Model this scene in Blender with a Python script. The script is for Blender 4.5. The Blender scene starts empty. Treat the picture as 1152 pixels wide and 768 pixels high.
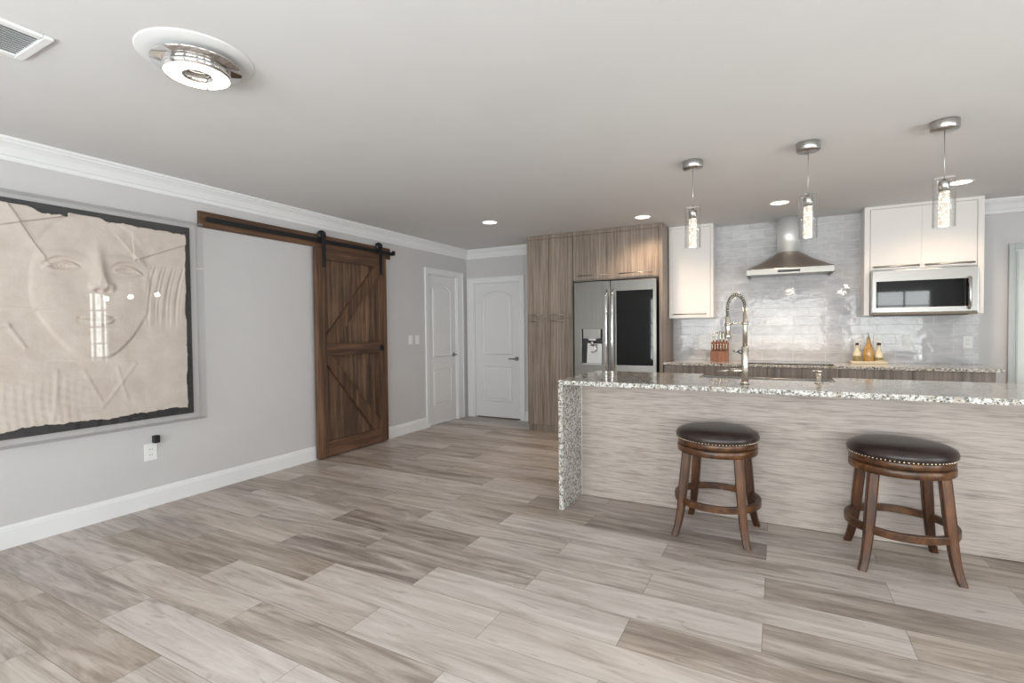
import bpy, bmesh, math, random
import numpy as np
from mathutils import Vector, Matrix
random.seed(7)
PI = math.pi
S = bpy.context.scene
COL = S.collection

# ------------------------------------------------------------------ camera
CAM_H = 1.275
yaw, pit, rol = 0.490332943, -0.0234612228, -0.0101045201
f = Vector((-math.sin(yaw)*math.cos(pit), math.cos(yaw)*math.cos(pit), math.sin(pit)))
r = Vector((math.cos(yaw), math.sin(yaw), 0)); u = r.cross(f)
r2 = r*math.cos(rol) + u*math.sin(rol); u2 = u*math.cos(rol) - r*math.sin(rol)
cd = bpy.data.cameras.new('camera'); cam = bpy.data.objects.new('camera', cd); COL.objects.link(cam)
cd.sensor_fit = 'HORIZONTAL'; cd.sensor_width = 36; cd.lens = 559.748*36/1152; cd.clip_start = 0.05
cam.matrix_world = Matrix(((r2.x, u2.x, -f.x, 0), (r2.y, u2.y, -f.y, 0), (r2.z, u2.z, -f.z, CAM_H), (0, 0, 0, 1)))
S.camera = cam

# ------------------------------------------------------------------ view + world
S.view_settings.view_transform = 'Standard'; S.view_settings.look = 'None'
S.view_settings.exposure = 0.0; S.view_settings.gamma = 1.0; S.view_settings.use_curve_mapping = False
S.cycles.use_denoising = True
S.cycles.max_bounces = 10; S.cycles.diffuse_bounces = 6; S.cycles.glossy_bounces = 5
S.cycles.transparent_max_bounces = 16; S.cycles.transmission_bounces = 6
S.cycles.sample_clamp_indirect = 4.0
S.cycles.caustics_reflective = False; S.cycles.caustics_refractive = False
W = bpy.data.worlds.new('sky'); S.world = W; W.use_nodes = True
W.node_tree.nodes['Background'].inputs[0].default_value = (0.85, 0.92, 1.0, 1)
W.node_tree.nodes['Background'].inputs[1].default_value = 1.0

# room extents
XL, XR, YF, YB, YD, ZC = -4.067, 3.5, -2.2, 6.26, 6.20, 2.44

def area(name, loc, rot, sx, sy, power, color=(1, 1, 1)):
    l = bpy.data.lights.new(name, 'AREA'); l.shape = 'RECTANGLE'; l.size = sx; l.size_y = sy
    l.energy = power; l.color = color
    o = bpy.data.objects.new(name, l); COL.objects.link(o); o.location = loc; o.rotation_euler = rot
    return o
DAY = (0.985, 0.985, 1.0)
P_REAR, P_SIDE, P_FILL = 102.0, 50.0, 112.0
REAR_WIN = [(-3.0, -1.2), (-0.7, 1.1), (1.5, 3.0)]        # daylight windows behind the camera (x ranges)
SIDE_WIN = [(-1.4, 0.2), (1.0, 2.6), (4.48, 4.88)]        # windows of the right hand wall (y ranges)
for a, b in REAR_WIN:
    area('window_daylight', ((a+b)/2, YF-0.08, 1.25), (PI/2, 0, 0), b-a-0.1, 1.7, P_REAR*(b-a)/1.8, DAY).rotation_euler = (-PI/2, 0, PI)
for a, b in SIDE_WIN:
    area('window_daylight', (XR+0.08, (a+b)/2, 1.25), (0, PI/2, 0), 1.7, b-a-0.1, P_SIDE*(b-a)/1.6, DAY)

# added fill lamps outside the windows, aimed up to brighten the ceiling
for a, b in REAR_WIN:
    area('ceiling_fill', ((a+b)/2, YF-0.75, 0.25), (-PI/2+math.radians(48), 0, PI), b-a, 0.9, P_FILL*(b-a)/1.8, (1, 0.995, 1.0)).rotation_euler = (PI/2+math.radians(48), 0, 0)
for a, b in SIDE_WIN:
    area('ceiling_fill', (XR+0.75, (a+b)/2, 0.25), (0, PI/2+math.radians(48), 0), 0.9, b-a, P_FILL*0.6*(b-a)/1.6, (1, 0.995, 1.0))
# ------------------------------------------------------------------ materials
def rgb(r_, g_, b_):
    def c(v):
        v /= 255.0
        return v/12.92 if v <= 0.04045 else ((v+0.055)/1.055)**2.4
    return (c(r_), c(g_), c(b_), 1)
class NT:
    def __init__(s, name):
        s.m = bpy.data.materials.new(name); s.m.use_nodes = True
        s.t = s.m.node_tree; s.N = s.t.nodes; s.L = s.t.links
        s.b = s.N['Principled BSDF']; s.out = s.N['Material Output']
    def n(s, typ, **k):
        x = s.N.new('ShaderNode'+typ)
        for a, v in k.items():
            if a.startswith('i_'):
                key = a[2:]; key = int(key) if key.isdigit() else key.replace('_', ' ')
                x.inputs[key].default_value = v
            else: setattr(x, a, v)
        return x
    def l(s, a, b): s.L.new(a, b)
    def ramp(s, fac, stops):
        x = s.n('ValToRGB'); cr = x.color_ramp
        while len(cr.elements) < len(stops): cr.elements.new(0.5)
        for e, (p, c) in zip(cr.elements, stops): e.position = p; e.color = c
        s.l(fac, x.inputs[0]); return x.outputs[0]
    def coords(s, scale=(1, 1, 1), rot=(0, 0, 0)):
        tc = s.n('TexCoord'); mp = s.n('Mapping'); s.l(tc.outputs['Object'], mp.inputs[0])
        mp.inputs['Scale'].default_value = scale; mp.inputs['Rotation'].default_value = rot
        return mp.outputs[0]
    def noise(s, vec, scale=5, detail=4, rough=0.55, dist=0):
        x = s.n('TexNoise'); s.l(vec, x.inputs['Vector'])
        x.inputs['Scale'].default_value = scale; x.inputs['Detail'].default_value = detail
        x.inputs['Roughness'].default_value = rough; x.inputs['Distortion'].default_value = dist
        return x.outputs['Fac']
    def bump(s, h, strength=0.3, dist=0.01):
        x = s.n('Bump'); x.inputs['Strength'].default_value = strength; x.inputs['Distance'].default_value = dist
        s.l(h, x.inputs['Height']); s.l(x.outputs[0], s.b.inputs['Normal']); return x
    def set(s, color=None, rough=None, metal=None, coat=None, spec=None):
        if color is not None: s.b.inputs['Base Color'].default_value = color
        if rough is not None: s.b.inputs['Roughness'].default_value = rough
        if metal is not None: s.b.inputs['Metallic'].default_value = metal
        if coat is not None: s.b.inputs['Coat Weight'].default_value = coat; s.b.inputs['Coat Roughness'].default_value = 0.08
        if spec is not None: s.b.inputs['Specular IOR Level'].default_value = spec
        return s
def plain(name, color, rough=0.5, metal=0.0, coat=None, var=0.04, vscale=3.0, bump=0.0, bscale=200):
    s = NT(name); s.set(color, rough, metal, coat)
    v = s.coords(); nz = s.noise(v, vscale, 3)
    lo = tuple(c*(1-var) for c in color[:3])+(1,); hi = tuple(min(1, c*(1+var)) for c in color[:3])+(1,)
    s.l(s.ramp(nz, [(0.3, lo), (0.7, hi)]), s.b.inputs['Base Color'])
    if bump: s.bump(s.noise(v, bscale, 2), bump, 0.001)
    return s.m
def mixcol(s, fac, a, b, mode='MIX'):
    x = s.n('Mix', data_type='RGBA', blend_type=mode)
    if isinstance(fac, float): x.inputs[0].default_value = fac
    else: s.l(fac, x.inputs[0])
    for i, v in ((6, a), (7, b)):
        if isinstance(v, tuple): x.inputs[i].default_value = v
        else: s.l(v, x.inputs[i])
    return x.outputs[2]

def wood(name, axis, dark, mid, light, fine=60, stretch=0.03, rough=0.5, seed=0.0, blot=1.5, bumpv=0.15, ratio=0.22):
    """streaky wood grain running along one axis"""
    s = NT(name); s.set(mid, rough)
    sc = [1, 1, 1]; sc[axis] = stretch
    v = s.coords(tuple(sc)); 
    mp = s.n('Mapping'); s.l(v, mp.inputs[0]); mp.inputs['Location'].default_value = (seed, seed*1.7, seed*0.3)
    v = mp.outputs[0]
    a = s.noise(v, fine, 4, 0.65); b = s.noise(v, fine*ratio, 3, 0.6, 0.6); c = s.noise(s.coords(), blot, 3)
    m1 = s.n('Math', operation='MULTIPLY_ADD', i_1=0.5, i_2=0.0); s.l(a, m1.inputs[0])
    m2 = s.n('Math', operation='MULTIPLY_ADD', i_1=0.32); s.l(b, m2.inputs[0]); s.l(m1.outputs[0], m2.inputs[2])
    m3 = s.n('Math', operation='MULTIPLY_ADD', i_1=0.18); s.l(c, m3.inputs[0]); s.l(m2.outputs[0], m3.inputs[2])
    s.l(s.ramp(m3.outputs[0], [(0.34, dark), (0.5, mid), (0.64, light)]), s.b.inputs['Base Color'])
    s.bump(m1.outputs[0], bumpv, 0.002)
    return s.m

M = {}
M['wall'] = plain('wall_paint', rgb(197, 195, 196), 0.5, var=0.012, bump=0.03, bscale=120)
M['ceil'] = plain('ceiling_paint', rgb(213, 212, 213), 0.75, var=0.012, bump=0.05, bscale=60)
M['white'] = plain('white_gloss_paint', rgb(226, 226, 228), 0.35, var=0.01)
M['doorwhite'] = plain('white_door_paint', rgb(220, 219, 220), 0.4, var=0.01)
M['cabwhite'] = plain('white_cabinet_lacquer', rgb(228, 224, 222), 0.3, var=0.01)
M['plastic'] = plain('white_plastic', rgb(228, 228, 228), 0.35, var=0.01)
M['black'] = plain('black_plastic', rgb(28, 28, 32), 0.45, var=0.05)
M['iron'] = plain('black_iron', rgb(46, 47, 49), 0.5, 0.6, var=0.12, vscale=12)
M['dark'] = plain('dark_gap', rgb(20, 19, 18), 0.9)
M['nickel'] = plain('brushed_nickel', (0.62, 0.57, 0.50, 1), 0.24, 1.0)
M['chrome'] = plain('chrome', (0.78, 0.77, 0.76, 1), 0.07, 1.0)
M['satin'] = plain('satin_steel', (0.5, 0.49, 0.48, 1), 0.3, 1.0)
M['handle'] = plain('dull_bar_handle', (0.40, 0.36, 0.32, 1), 0.32, 1.0)
M['grille'] = plain('shaded_steel_grille', rgb(98, 86, 74), 0.4, 0.2)  # stainless steel, with its shade painted in as brown-grey
M['lever'] = plain('lever_metal', (0.3, 0.3, 0.31, 1), 0.3, 1.0)
M['brasspin'] = plain('nail_metal', (0.55, 0.47, 0.36, 1), 0.25, 1.0)
M['trimmetal'] = plain('pale_metal_strip', (0.8, 0.79, 0.76, 1), 0.35, 0.6)

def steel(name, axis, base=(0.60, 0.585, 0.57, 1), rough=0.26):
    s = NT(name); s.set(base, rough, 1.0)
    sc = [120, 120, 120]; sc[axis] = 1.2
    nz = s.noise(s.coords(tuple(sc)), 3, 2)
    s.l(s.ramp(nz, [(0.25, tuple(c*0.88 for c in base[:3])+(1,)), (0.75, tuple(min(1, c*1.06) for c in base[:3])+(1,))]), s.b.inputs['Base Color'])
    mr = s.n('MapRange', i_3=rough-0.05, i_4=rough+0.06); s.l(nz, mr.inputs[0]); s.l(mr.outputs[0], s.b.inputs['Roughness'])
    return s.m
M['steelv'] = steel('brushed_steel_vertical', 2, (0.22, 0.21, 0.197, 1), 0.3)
M['steelc'] = steel('chimney_steel', 2, (0.86, 0.86, 0.87, 1), 0.4); M['steelc'].node_tree.nodes['Principled BSDF'].inputs['Metallic'].default_value = 0.5
M['steelx'] = steel('brushed_steel_horizontal', 0, (0.30, 0.287, 0.272, 1), 0.3)
M['steelhood'] = steel('hood_steel', 0, (0.42, 0.36, 0.31, 1), 0.3)

M['tanwood'] = wood('taupe_laminate_vertical_grain', 2, rgb(82, 71, 63), rgb(134, 120, 109), rgb(164, 150, 138), 80, 0.025, 0.42, 0.0, 1.1, 0.08)
M['basewood'] = wood('taupe_base_laminate', 2, rgb(88, 78, 72), rgb(134, 122, 114), rgb(158, 146, 138), 55, 0.03, 0.42, 2.0, 1.1, 0.08)
M['islandwood'] = wood('greige_laminate_horizontal_grain', 0, rgb(126, 114, 108), rgb(177, 165, 158), rgb(194, 184, 178), 130, 0.05, 0.5, 4.0, 1.0, 0.12, 0.42)
M['barnpanel'] = wood('barn_plank_wood', 2, rgb(34, 25, 20), rgb(86, 64, 50), rgb(134, 103, 80), 30, 0.05, 0.62, 1.0, 2.6, 0.3)
M['barnframe'] = wood('barn_stile_wood', 2, rgb(40, 28, 21), rgb(86, 61, 45), rgb(122, 91, 68), 30, 0.05, 0.6, 3.0, 2.0, 0.3)
M['barnrail'] = wood('barn_rail_wood', 1, rgb(38, 27, 20), rgb(83, 58, 43), rgb(118, 87, 65), 30, 0.05, 0.6, 5.0, 2.0, 0.3)
M['stoolwood'] = wood('antique_stool_wood', 2, rgb(24, 12, 6), rgb(64, 35, 16), rgb(112, 68, 32), 34, 0.1, 0.42, 0.0, 6.0, 0.2)
M['stoolring'] = wood('antique_stool_apron', 2, rgb(34, 19, 10), rgb(78, 48, 26), rgb(116, 76, 42), 26, 1.0, 0.33, 0.7, 6.0, 0.1)
M['blockwood'] = wood('knife_block_wood', 2, rgb(84, 48, 28), rgb(136, 84, 54), rgb(160, 104, 68), 30, 0.1, 0.4, 0.0, 4.0, 0.1)

def leather():
    s = NT('dark_brown_leather'); s.set(rgb(52, 38, 34), 0.33)
    v = s.coords(); nz = s.noise(v, 14, 4)
    s.l(s.ramp(nz, [(0.3, rgb(34, 25, 24)), (0.7, rgb(54, 42, 39))]), s.b.inputs['Base Color'])
    vo = s.n('TexVoronoi'); s.l(v, vo.inputs['Vector']); vo.inputs['Scale'].default_value = 220
    s.bump(vo.outputs['Distance'], 0.12, 0.002)
    return s.m
M['leather'] = leather()

def granite(name, lift=0.0):
    s = NT(name); s.set(rough=0.1); s.b.inputs['Specular IOR Level'].default_value = 0.6
    v = s.coords()
    a = s.noise(v, 55, 4, 0.7); b = s.noise(v, 95, 3, 0.75); c = s.noise(v, 20, 3, 0.6)
    base = s.ramp(a, [(0.38, rgb(104, 99, 95)), (0.5, rgb(190, 186, 181)), (0.62, rgb(226, 223, 219))])
    blk = s.ramp(b, [(0.40, (1, 1, 1, 1)), (0.45, (0, 0, 0, 1))])
    tan = s.ramp(c, [(0.55, (0, 0, 0, 1)), (0.68, (1, 1, 1, 1))])
    x = mixcol(s, tan, base, rgb(168, 156, 142))
    x = mixcol(s, blk, x, rgb(34, 32, 32))
    s.l(x, s.b.inputs['Base Color'])
    return s.m
M['granite'] = granite('speckled_grey_granite')

def floor_mat():
    s = NT('wood_look_plank_tile'); s.set(rough=0.38)
    at = s.n('Attribute', attribute_name='plank'); sp = s.n('SeparateColor'); s.l(at.outputs['Color'], sp.inputs[0])
    tone, seed, hue = sp.outputs
    tc = s.n('TexCoord')
    cmb = s.n('CombineXYZ')
    for i, k in enumerate((37.0, 53.0, 19.0)):
        m = s.n('Math', operation='MULTIPLY', i_1=k); s.l(seed, m.inputs[0]); s.l(m.outputs[0], cmb.inputs[i])
    ad = s.n('VectorMath', operation='ADD'); s.l(tc.outputs['Object'], ad.inputs[0]); s.l(cmb.outputs[0], ad.inputs[1])
    def stretched(sx, sy):
        m = s.n('Mapping'); s.l(ad.outputs[0], m.inputs[0]); m.inputs['Scale'].default_value = (sx, sy, 1); return m.outputs[0]
    broad = s.noise(stretched(0.5, 4.2), 2.6, 6, 0.62, 1.3)      # cathedral bands
    fine = s.noise(stretched(0.8, 30), 4.0, 5, 0.7, 0.4)          # fine grain
    knots = s.noise(stretched(1.6, 6.0), 2.0, 3, 0.5, 2.2)
    m1 = s.n('Math', operation='MULTIPLY_ADD', i_1=0.62, i_2=0.015); s.l(broad, m1.inputs[0])
    m2 = s.n('Math', operation='MULTIPLY_ADD', i_1=0.24); s.l(fine, m2.inputs[0]); s.l(m1.outputs[0], m2.inputs[2])
    m3 = s.n('Math', operation='MULTIPLY_ADD', i_1=0.13); s.l(tone, m3.inputs[0]); s.l(m2.outputs[0], m3.inputs[2])
    grey = s.ramp(m3.outputs[0], [(0.30, rgb(112, 102, 97)), (0.44, rgb(158, 147, 141)), (0.56, rgb(190, 181, 176)), (0.7, rgb(208, 201, 197))])
    brown = s.ramp(m3.outputs[0], [(0.30, rgb(106, 93, 83)), (0.44, rgb(150, 137, 125)), (0.56, rgb(182, 170, 160)), (0.72, rgb(200, 191, 184))])
    c = mixcol(s, hue, grey, brown)
    kf = s.ramp(knots, [(0.25, (1, 1, 1, 1)), (0.36, (0, 0, 0, 1))])
    kk = s.n('Math', operation='MULTIPLY', i_1=0.45); s.l(kf, kk.inputs[0])
    c = mixcol(s, kk.outputs[0], c, rgb(108, 100, 94))
    s.l(c, s.b.inputs['Base Color'])
    mr = s.n('MapRange', i_3=0.30, i_4=0.46); s.l(fine, mr.inputs[0]); s.l(mr.outputs[0], s.b.inputs['Roughness'])
    s.bump(fine, 0.06, 0.002)
    return s.m
M['floor'] = floor_mat()
M['grout'] = plain('floor_grout', rgb(120, 112, 106), 0.8)

def tile_mat():
    s = NT('glossy_grey_subway_tile'); s.set(rough=0.05, spec=0.36)
    tc = s.n('TexCoord'); sx = s.n('SeparateXYZ'); s.l(tc.outputs['Object'], sx.inputs[0])
    cb = s.n('CombineXYZ'); s.l(sx.outputs[0], cb.inputs[0]); s.l(sx.outputs[2], cb.inputs[1])
    bk = s.n('TexBrick', i_Scale=1.0); s.l(cb.outputs[0], bk.inputs['Vector'])
    bk.offset = 0.5; bk.inputs['Mortar Size'].default_value = 0.0022; bk.inputs['Brick Width'].default_value = 0.30
    bk.inputs['Row Height'].default_value = 0.098; bk.inputs['Mortar Smooth'].default_value = 0.1; bk.inputs['Bias'].default_value = 0.0
    bk.inputs['Color1'].default_value = rgb(188, 188, 193); bk.inputs['Color2'].default_value = rgb(212, 212, 215)
    bk.inputs['Mortar'].default_value = rgb(222, 221, 220)
    mp = s.n('Mapping'); s.l(cb.outputs[0], mp.inputs[0]); mp.inputs['Scale'].default_value = (1, 2.6, 1)
    vein = s.noise(mp.outputs[0], 6, 5, 0.6, 1.2)
    x = mixcol(s, 0.55, bk.outputs['Color'], s.ramp(vein, [(0.35, rgb(182, 181, 185)), (0.6, rgb(212, 211, 214))]))
    x = mixcol(s, bk.outputs['Fac'], x, rgb(226, 225, 224))
    s.l(x, s.b.inputs['Base Color'])
    mr = s.n('MapRange', i_3=0.05, i_4=0.7); s.l(bk.outputs['Fac'], mr.inputs[0]); s.l(mr.outputs[0], s.b.inputs['Roughness'])
    inv = s.n('Math', operation='SUBTRACT', i_0=1.0); s.l(bk.outputs['Fac'], inv.inputs[1])
    b1 = s.n('Bump'); b1.inputs['Strength'].default_value = 0.5; b1.inputs['Distance'].default_value = 0.003; s.l(inv.outputs[0], b1.inputs['Height'])
    wv = s.noise(cb.outputs[0], 14, 2, 0.4)
    b2 = s.n('Bump'); b2.inputs['Strength'].default_value = 0.25; b2.inputs['Distance'].default_value = 0.006
    s.l(wv, b2.inputs['Height']); s.l(b1.outputs[0], b2.inputs['Normal']); s.l(b2.outputs[0], s.b.inputs['Normal'])
    return s.m
M['tile'] = tile_mat()

def thin_glass(name, tint=(1, 1, 1, 1), ior=1.5, refl=1.0):
    s = NT(name); s.N.remove(s.b)
    tr = s.n('BsdfTransparent'); tr.inputs[0].default_value = tint
    gl = s.n('BsdfGlossy'); gl.inputs['Roughness'].default_value = 0.01
    lw = s.n('LayerWeight'); lw.inputs['Blend'].default_value = 0.5
    f0 = ((ior-1)/(ior+1))**2
    p5 = s.n('Math', operation='POWER', i_1=5.0); s.l(lw.outputs['Facing'], p5.inputs[0])
    mx = s.n('MixShader')
    ml = s.n('Math', operation='MULTIPLY_ADD', i_1=(1-f0)*refl, i_2=f0*refl, use_clamp=True); s.l(p5.outputs[0], ml.inputs[0])
    s.l(ml.outputs[0], mx.inputs[0]); s.l(tr.outputs[0], mx.inputs[1]); s.l(gl.outputs[0], mx.inputs[2]); s.l(mx.outputs[0], s.out.inputs[0])
    return s.m
M['acrylic'] = thin_glass('clear_acrylic', (0.99, 0.99, 0.99, 1), 1.49, 1.0)
M['pane'] = thin_glass('window_glass', (0.97, 1, 0.985, 1), 1.5, 1.0)
M['lampglass'] = thin_glass('clear_lamp_glass', (1, 1, 1, 1), 1.45, 0.9)
def blackglass(name, c):
    s = NT(name); s.set(c, 0.03); s.b.inputs['Specular IOR Level'].default_value = 0.5
    s.l(s.ramp(s.noise(s.coords(), 4, 2), [(0.3, c), (0.7, tuple(x*1.3 for x in c[:3])+(1,))]), s.b.inputs['Base Color']); return s.m
M['blackglass'] = blackglass('dark_appliance_glass', rgb(13, 16, 17))
M['cooktop'] = blackglass('cooktop_glass', rgb(14, 14, 15))
def emit(name, color, strength):
    s = NT(name); s.set(color, 0.4); s.b.inputs['Emission Color'].default_value = color; s.b.inputs['Emission Strength'].default_value = strength; return s.m
WARM = (1.0, 0.74, 0.52, 1)
M['lampwarm'] = emit('warm_lamp_lens', (1.0, 0.80, 0.62, 1), 5.0)
M['lampwhite'] = emit('neutral_lamp_lens', (1.0, 0.95, 0.9, 1), 4.0)
M['lampring'] = emit('ring_lamp_lens', (1.0, 0.90, 0.80, 1), 4.0)
def bubble():
    s = NT('lit_bubble_crystal'); s.set((0.35, 0.34, 0.32, 1), 0.2)
    vo = s.n('TexVoronoi'); s.l(s.coords(), vo.inputs['Vector']); vo.inputs['Scale'].default_value = 80
    c = s.ramp(vo.outputs['Distance'], [(0.30, (1.0, 0.95, 0.86, 1)), (0.46, (0.30, 0.26, 0.2, 1))])
    s.l(c, s.b.inputs['Emission Color']); s.b.inputs['Emission Strength'].default_value = 1.7
    s.bump(vo.outputs['Distance'], 0.4, 0.004)
    return s.m
M['bubble'] = bubble()
def paper():
    s = NT('cast_paper'); s.set(rgb(214, 204, 192), 0.85)
    v = s.coords(); a = s.noise(v, 90, 4, 0.7); b = s.noise(v, 9, 3)
    s.l(s.ramp(b, [(0.3, rgb(206, 192, 182)), (0.7, rgb(219, 207, 198))]), s.b.inputs['Base Color'])
    s.bump(a, 0.14, 0.003); return s.m
M['paper'] = paper()
M['board'] = plain('charcoal_mat_board', rgb(52, 52, 55), 0.85, var=0.12, vscale=30)
M['amber'] = plain('amber_oil', rgb(186, 146, 84), 0.15, coat=0.6, var=0.15, vscale=20)
M['cream'] = plain('cream_bottle', rgb(222, 212, 182), 0.2, coat=0.5, var=0.08, vscale=25)
M['label'] = plain('patterned_label', rgb(150, 138, 96), 0.6, var=0.5, vscale=90)
M['cork'] = plain('dark_stopper', rgb(58, 40, 28), 0.5)
M['tray'] = plain('pale_tray', rgb(216, 204, 178), 0.4)
M['backlit'] = plain('backlit_door_panel', rgb(208, 214, 211), 0.12, var=0.01)  # opaque pale colour paints in the light behind the door glass
M['alu'] = plain('grey_aluminium', rgb(178, 182, 182), 0.35, 0.1)
M['duct'] = plain('shadowy_duct', rgb(74, 84, 92), 0.8)

# ------------------------------------------------------------------ mesh helpers (all in world metres)
def NB(): return bmesh.new()
def box(bm, x0, x1, y0, y1, z0, z1, bev=0.0, mat=0, seg=2):
    tb = bmesh.new()
    vs = [tb.verts.new((x, y, z)) for x in (x0, x1) for y in (y0, y1) for z in (z0, z1)]
    for q in ((0, 1, 3, 2), (4, 6, 7, 5), (0, 4, 5, 1), (2, 3, 7, 6), (0, 2, 6, 4), (1, 5, 7, 3)):
        tb.faces.new([vs[i] for i in q])
    tb.normal_update()
    if bev > 0: bmesh.ops.bevel(tb, geom=list(tb.edges), offset=bev, segments=seg, profile=0.5, affect='EDGES')
    merge(bm, tb, mat)
def merge(bm, tb, mat=0, mtx=None):
    mp = {}
    for v in tb.verts: mp[v] = bm.verts.new(mtx @ v.co if mtx else v.co)
    for fc in tb.faces:
        try:
            n = bm.faces.new([mp[v] for v in fc.verts]); n.material_index = mat; n.smooth = fc.smooth
        except ValueError: pass
    tb.free()
def prism(bm, pts, axis, a, b, mat=0, smooth=False):
    """polygon of 2-D points extruded along an axis; axis 0: pts=(y,z), 1: (x,z), 2: (x,y)"""
    def P(p, t): return (t, p[0], p[1]) if axis == 0 else ((p[0], t, p[1]) if axis == 1 else (p[0], p[1], t))
    tb = bmesh.new()
    A = [tb.verts.new(P(p, a)) for p in pts]; B = [tb.verts.new(P(p, b)) for p in pts]
    n = len(pts)
    tb.faces.new(A); tb.faces.new(B[::-1])
    for i in range(n):
        q = tb.faces.new([A[i], B[i], B[(i+1) % n], A[(i+1) % n]]); q.smooth = smooth
    bmesh.ops.recalc_face_normals(tb, faces=tb.faces)
    merge(bm, tb, mat)
def lathe(bm, prof, c, seg=32, mat=0, axis=2, smooth=True, mtx=None):
    tb = bmesh.new(); rings = []
    for (rr, z) in prof:
        if rr < 1e-6:
            rings.append([tb.verts.new((0, 0, z))])
        else:
            rings.append([tb.verts.new((rr*math.cos(2*PI*i/seg), rr*math.sin(2*PI*i/seg), z)) for i in range(seg)])
    for a, b in zip(rings[:-1], rings[1:]):
        for i in range(seg):
            j = (i+1) % seg
            if len(a) == 1 and len(b) == 1: continue
            if len(a) == 1: q = tb.faces.new([a[0], b[j], b[i]])
            elif len(b) == 1: q = tb.faces.new([a[i], a[j], b[0]])
            else: q = tb.faces.new([a[i], a[j], b[j], b[i]])
            q.smooth = smooth
    bmesh.ops.recalc_face_normals(tb, faces=tb.faces)
    R = Matrix.Identity(4)
    if axis == 0: R = Matrix.Rotation(PI/2, 4, 'Y')
    if axis == 1: R = Matrix.Rotation(-PI/2, 4, 'X')
    merge(bm, tb, mat, Matrix.Translation(c) @ (mtx if mtx else R))
def cyl(bm, c, rr, z0, z1, seg=32, mat=0, bev=0.0):
    b = min(bev, rr*0.5)
    pr = [(0, z0), (rr-b, z0)] + ([(rr, z0+b), (rr, z1-b)] if b else [(rr, z0), (rr, z1)]) + [(rr-b, z1), (0, z1)]
    if not b: pr = [(0, z0), (rr, z0), (rr, z1), (0, z1)]
    tb = bmesh.new(); lathe(tb, pr, (c[0], c[1], 0), seg)
    for fc in tb.faces: fc.smooth = abs(fc.normal.z) < 0.5
    merge(bm, tb, mat)
def tube(bm, pts, rad, seg=10, mat=0, cap=True):
    pts = [Vector(p) for p in pts]; n = len(pts)
    rads = rad if isinstance(rad, (list, tuple)) else [rad]*n
    tb = bmesh.new(); rings = []; ref = None
    for i, p in enumerate(pts):
        d = (pts[min(i+1, n-1)] - pts[max(i-1, 0)]).normalized()
        if ref is None: ref = d.orthogonal().normalized()
        ref = (ref - d*ref.dot(d)).normalized(); bi = d.cross(ref)
        rings.append([tb.verts.new(p + (ref*math.cos(2*PI*k/seg) + bi*math.sin(2*PI*k/seg))*rads[i]) for k in range(seg)])
    for a, b in zip(rings[:-1], rings[1:]):
        for k in range(seg):
            q = tb.faces.new([a[k], a[(k+1) % seg], b[(k+1) % seg], b[k]]); q.smooth = True
    if cap: tb.faces.new(rings[0][::-1]); tb.faces.new(rings[-1])
    bmesh.ops.recalc_face_normals(tb, faces=tb.faces)
    merge(bm, tb, mat)
def bar(bm, p, q, w, h, nrm, mat=0, bev=0.002):
    """rectangular bar from p to q; width w across, thickness h along nrm"""
    p, q, nrm = Vector(p), Vector(q), Vector(nrm).normalized(); d = (q-p).normalized(); s_ = d.cross(nrm)
    tb = bmesh.new(); L = (q-p).length
    vs = [tb.verts.new((x, y, z)) for x in (0, L) for y in (-w/2, w/2) for z in (-h/2, h/2)]
    for t in ((0, 1, 3, 2), (4, 6, 7, 5), (0, 4, 5, 1), (2, 3, 7, 6), (0, 2, 6, 4), (1, 5, 7, 3)): tb.faces.new([vs[i] for i in t])
    bmesh.ops.recalc_face_normals(tb, faces=tb.faces)
    if bev: bmesh.ops.bevel(tb, geom=list(tb.edges), offset=bev, segments=1, affect='EDGES')
    m = Matrix(((d.x, s_.x, nrm.x, p.x), (d.y, s_.y, nrm.y, p.y), (d.z, s_.z, nrm.z, p.z), (0, 0, 0, 1)))
    merge(bm, tb, mat, m)
def wloc(o):
    v = Vector((0, 0, 0))
    while o is not None: v += o.location; o = o.parent
    return v
def obj(name, bm, mats, parent=None, label=None, origin=None):
    me = bpy.data.meshes.new(name)
    o_ = wloc(parent) if parent is not None else (Vector(origin) if origin else Vector((0, 0, 0)))
    if o_.length > 0: bmesh.ops.translate(bm, verts=bm.verts, vec=-o_)
    bm.normal_update(); bm.to_mesh(me); bm.free()
    for m in (mats if isinstance(mats, (list, tuple)) else [mats]): me.materials.append(M[m] if isinstance(m, str) else m)
    o = bpy.data.objects.new(name, me); COL.objects.link(o)
    if parent is not None: o.parent = parent
    elif origin: o.location = origin
    if label: o['label'] = label
    return o
def thing(name, label, cat, loc=(0, 0, 0), group=None):
    o = bpy.data.objects.new(name, None); COL.objects.link(o); o.location = loc; o.empty_display_size = 0.1
    return tag(o, label, cat, group)
def tag(o, label, cat, group=None):
    o['label'] = label; o['category'] = cat
    if group: o['group'] = group
    return o
def struct(name, bm, mats, parent=None, label=None):
    o = obj(name, bm, mats, parent, label)
    if parent is None: o['kind'] = 'structure'
    return o
def tree_copy(root, loc, rz, label, cat=None, group=None):
    r_ = root.copy(); COL.objects.link(r_); r_.location = loc; r_.rotation_euler = (0, 0, rz); r_['label'] = label
    if group: r_['group'] = group
    for ch in list(root.children):
        c = ch.copy(); COL.objects.link(c); c.parent = r_
        for g in list(ch.children):
            d = g.copy(); COL.objects.link(d); d.parent = c
    return r_

# ================================================================== STRUCTURE
# floor: planks 1.047 x 0.2196 laid along x in half bond
PW, PL = 0.2196, 1.047
bm = NB(); lay = bm.faces.layers.float_color.new('plank')
k0 = int((YF-1.053)/PW)-1; k1 = int((6.4-1.053)/PW)+1
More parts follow.
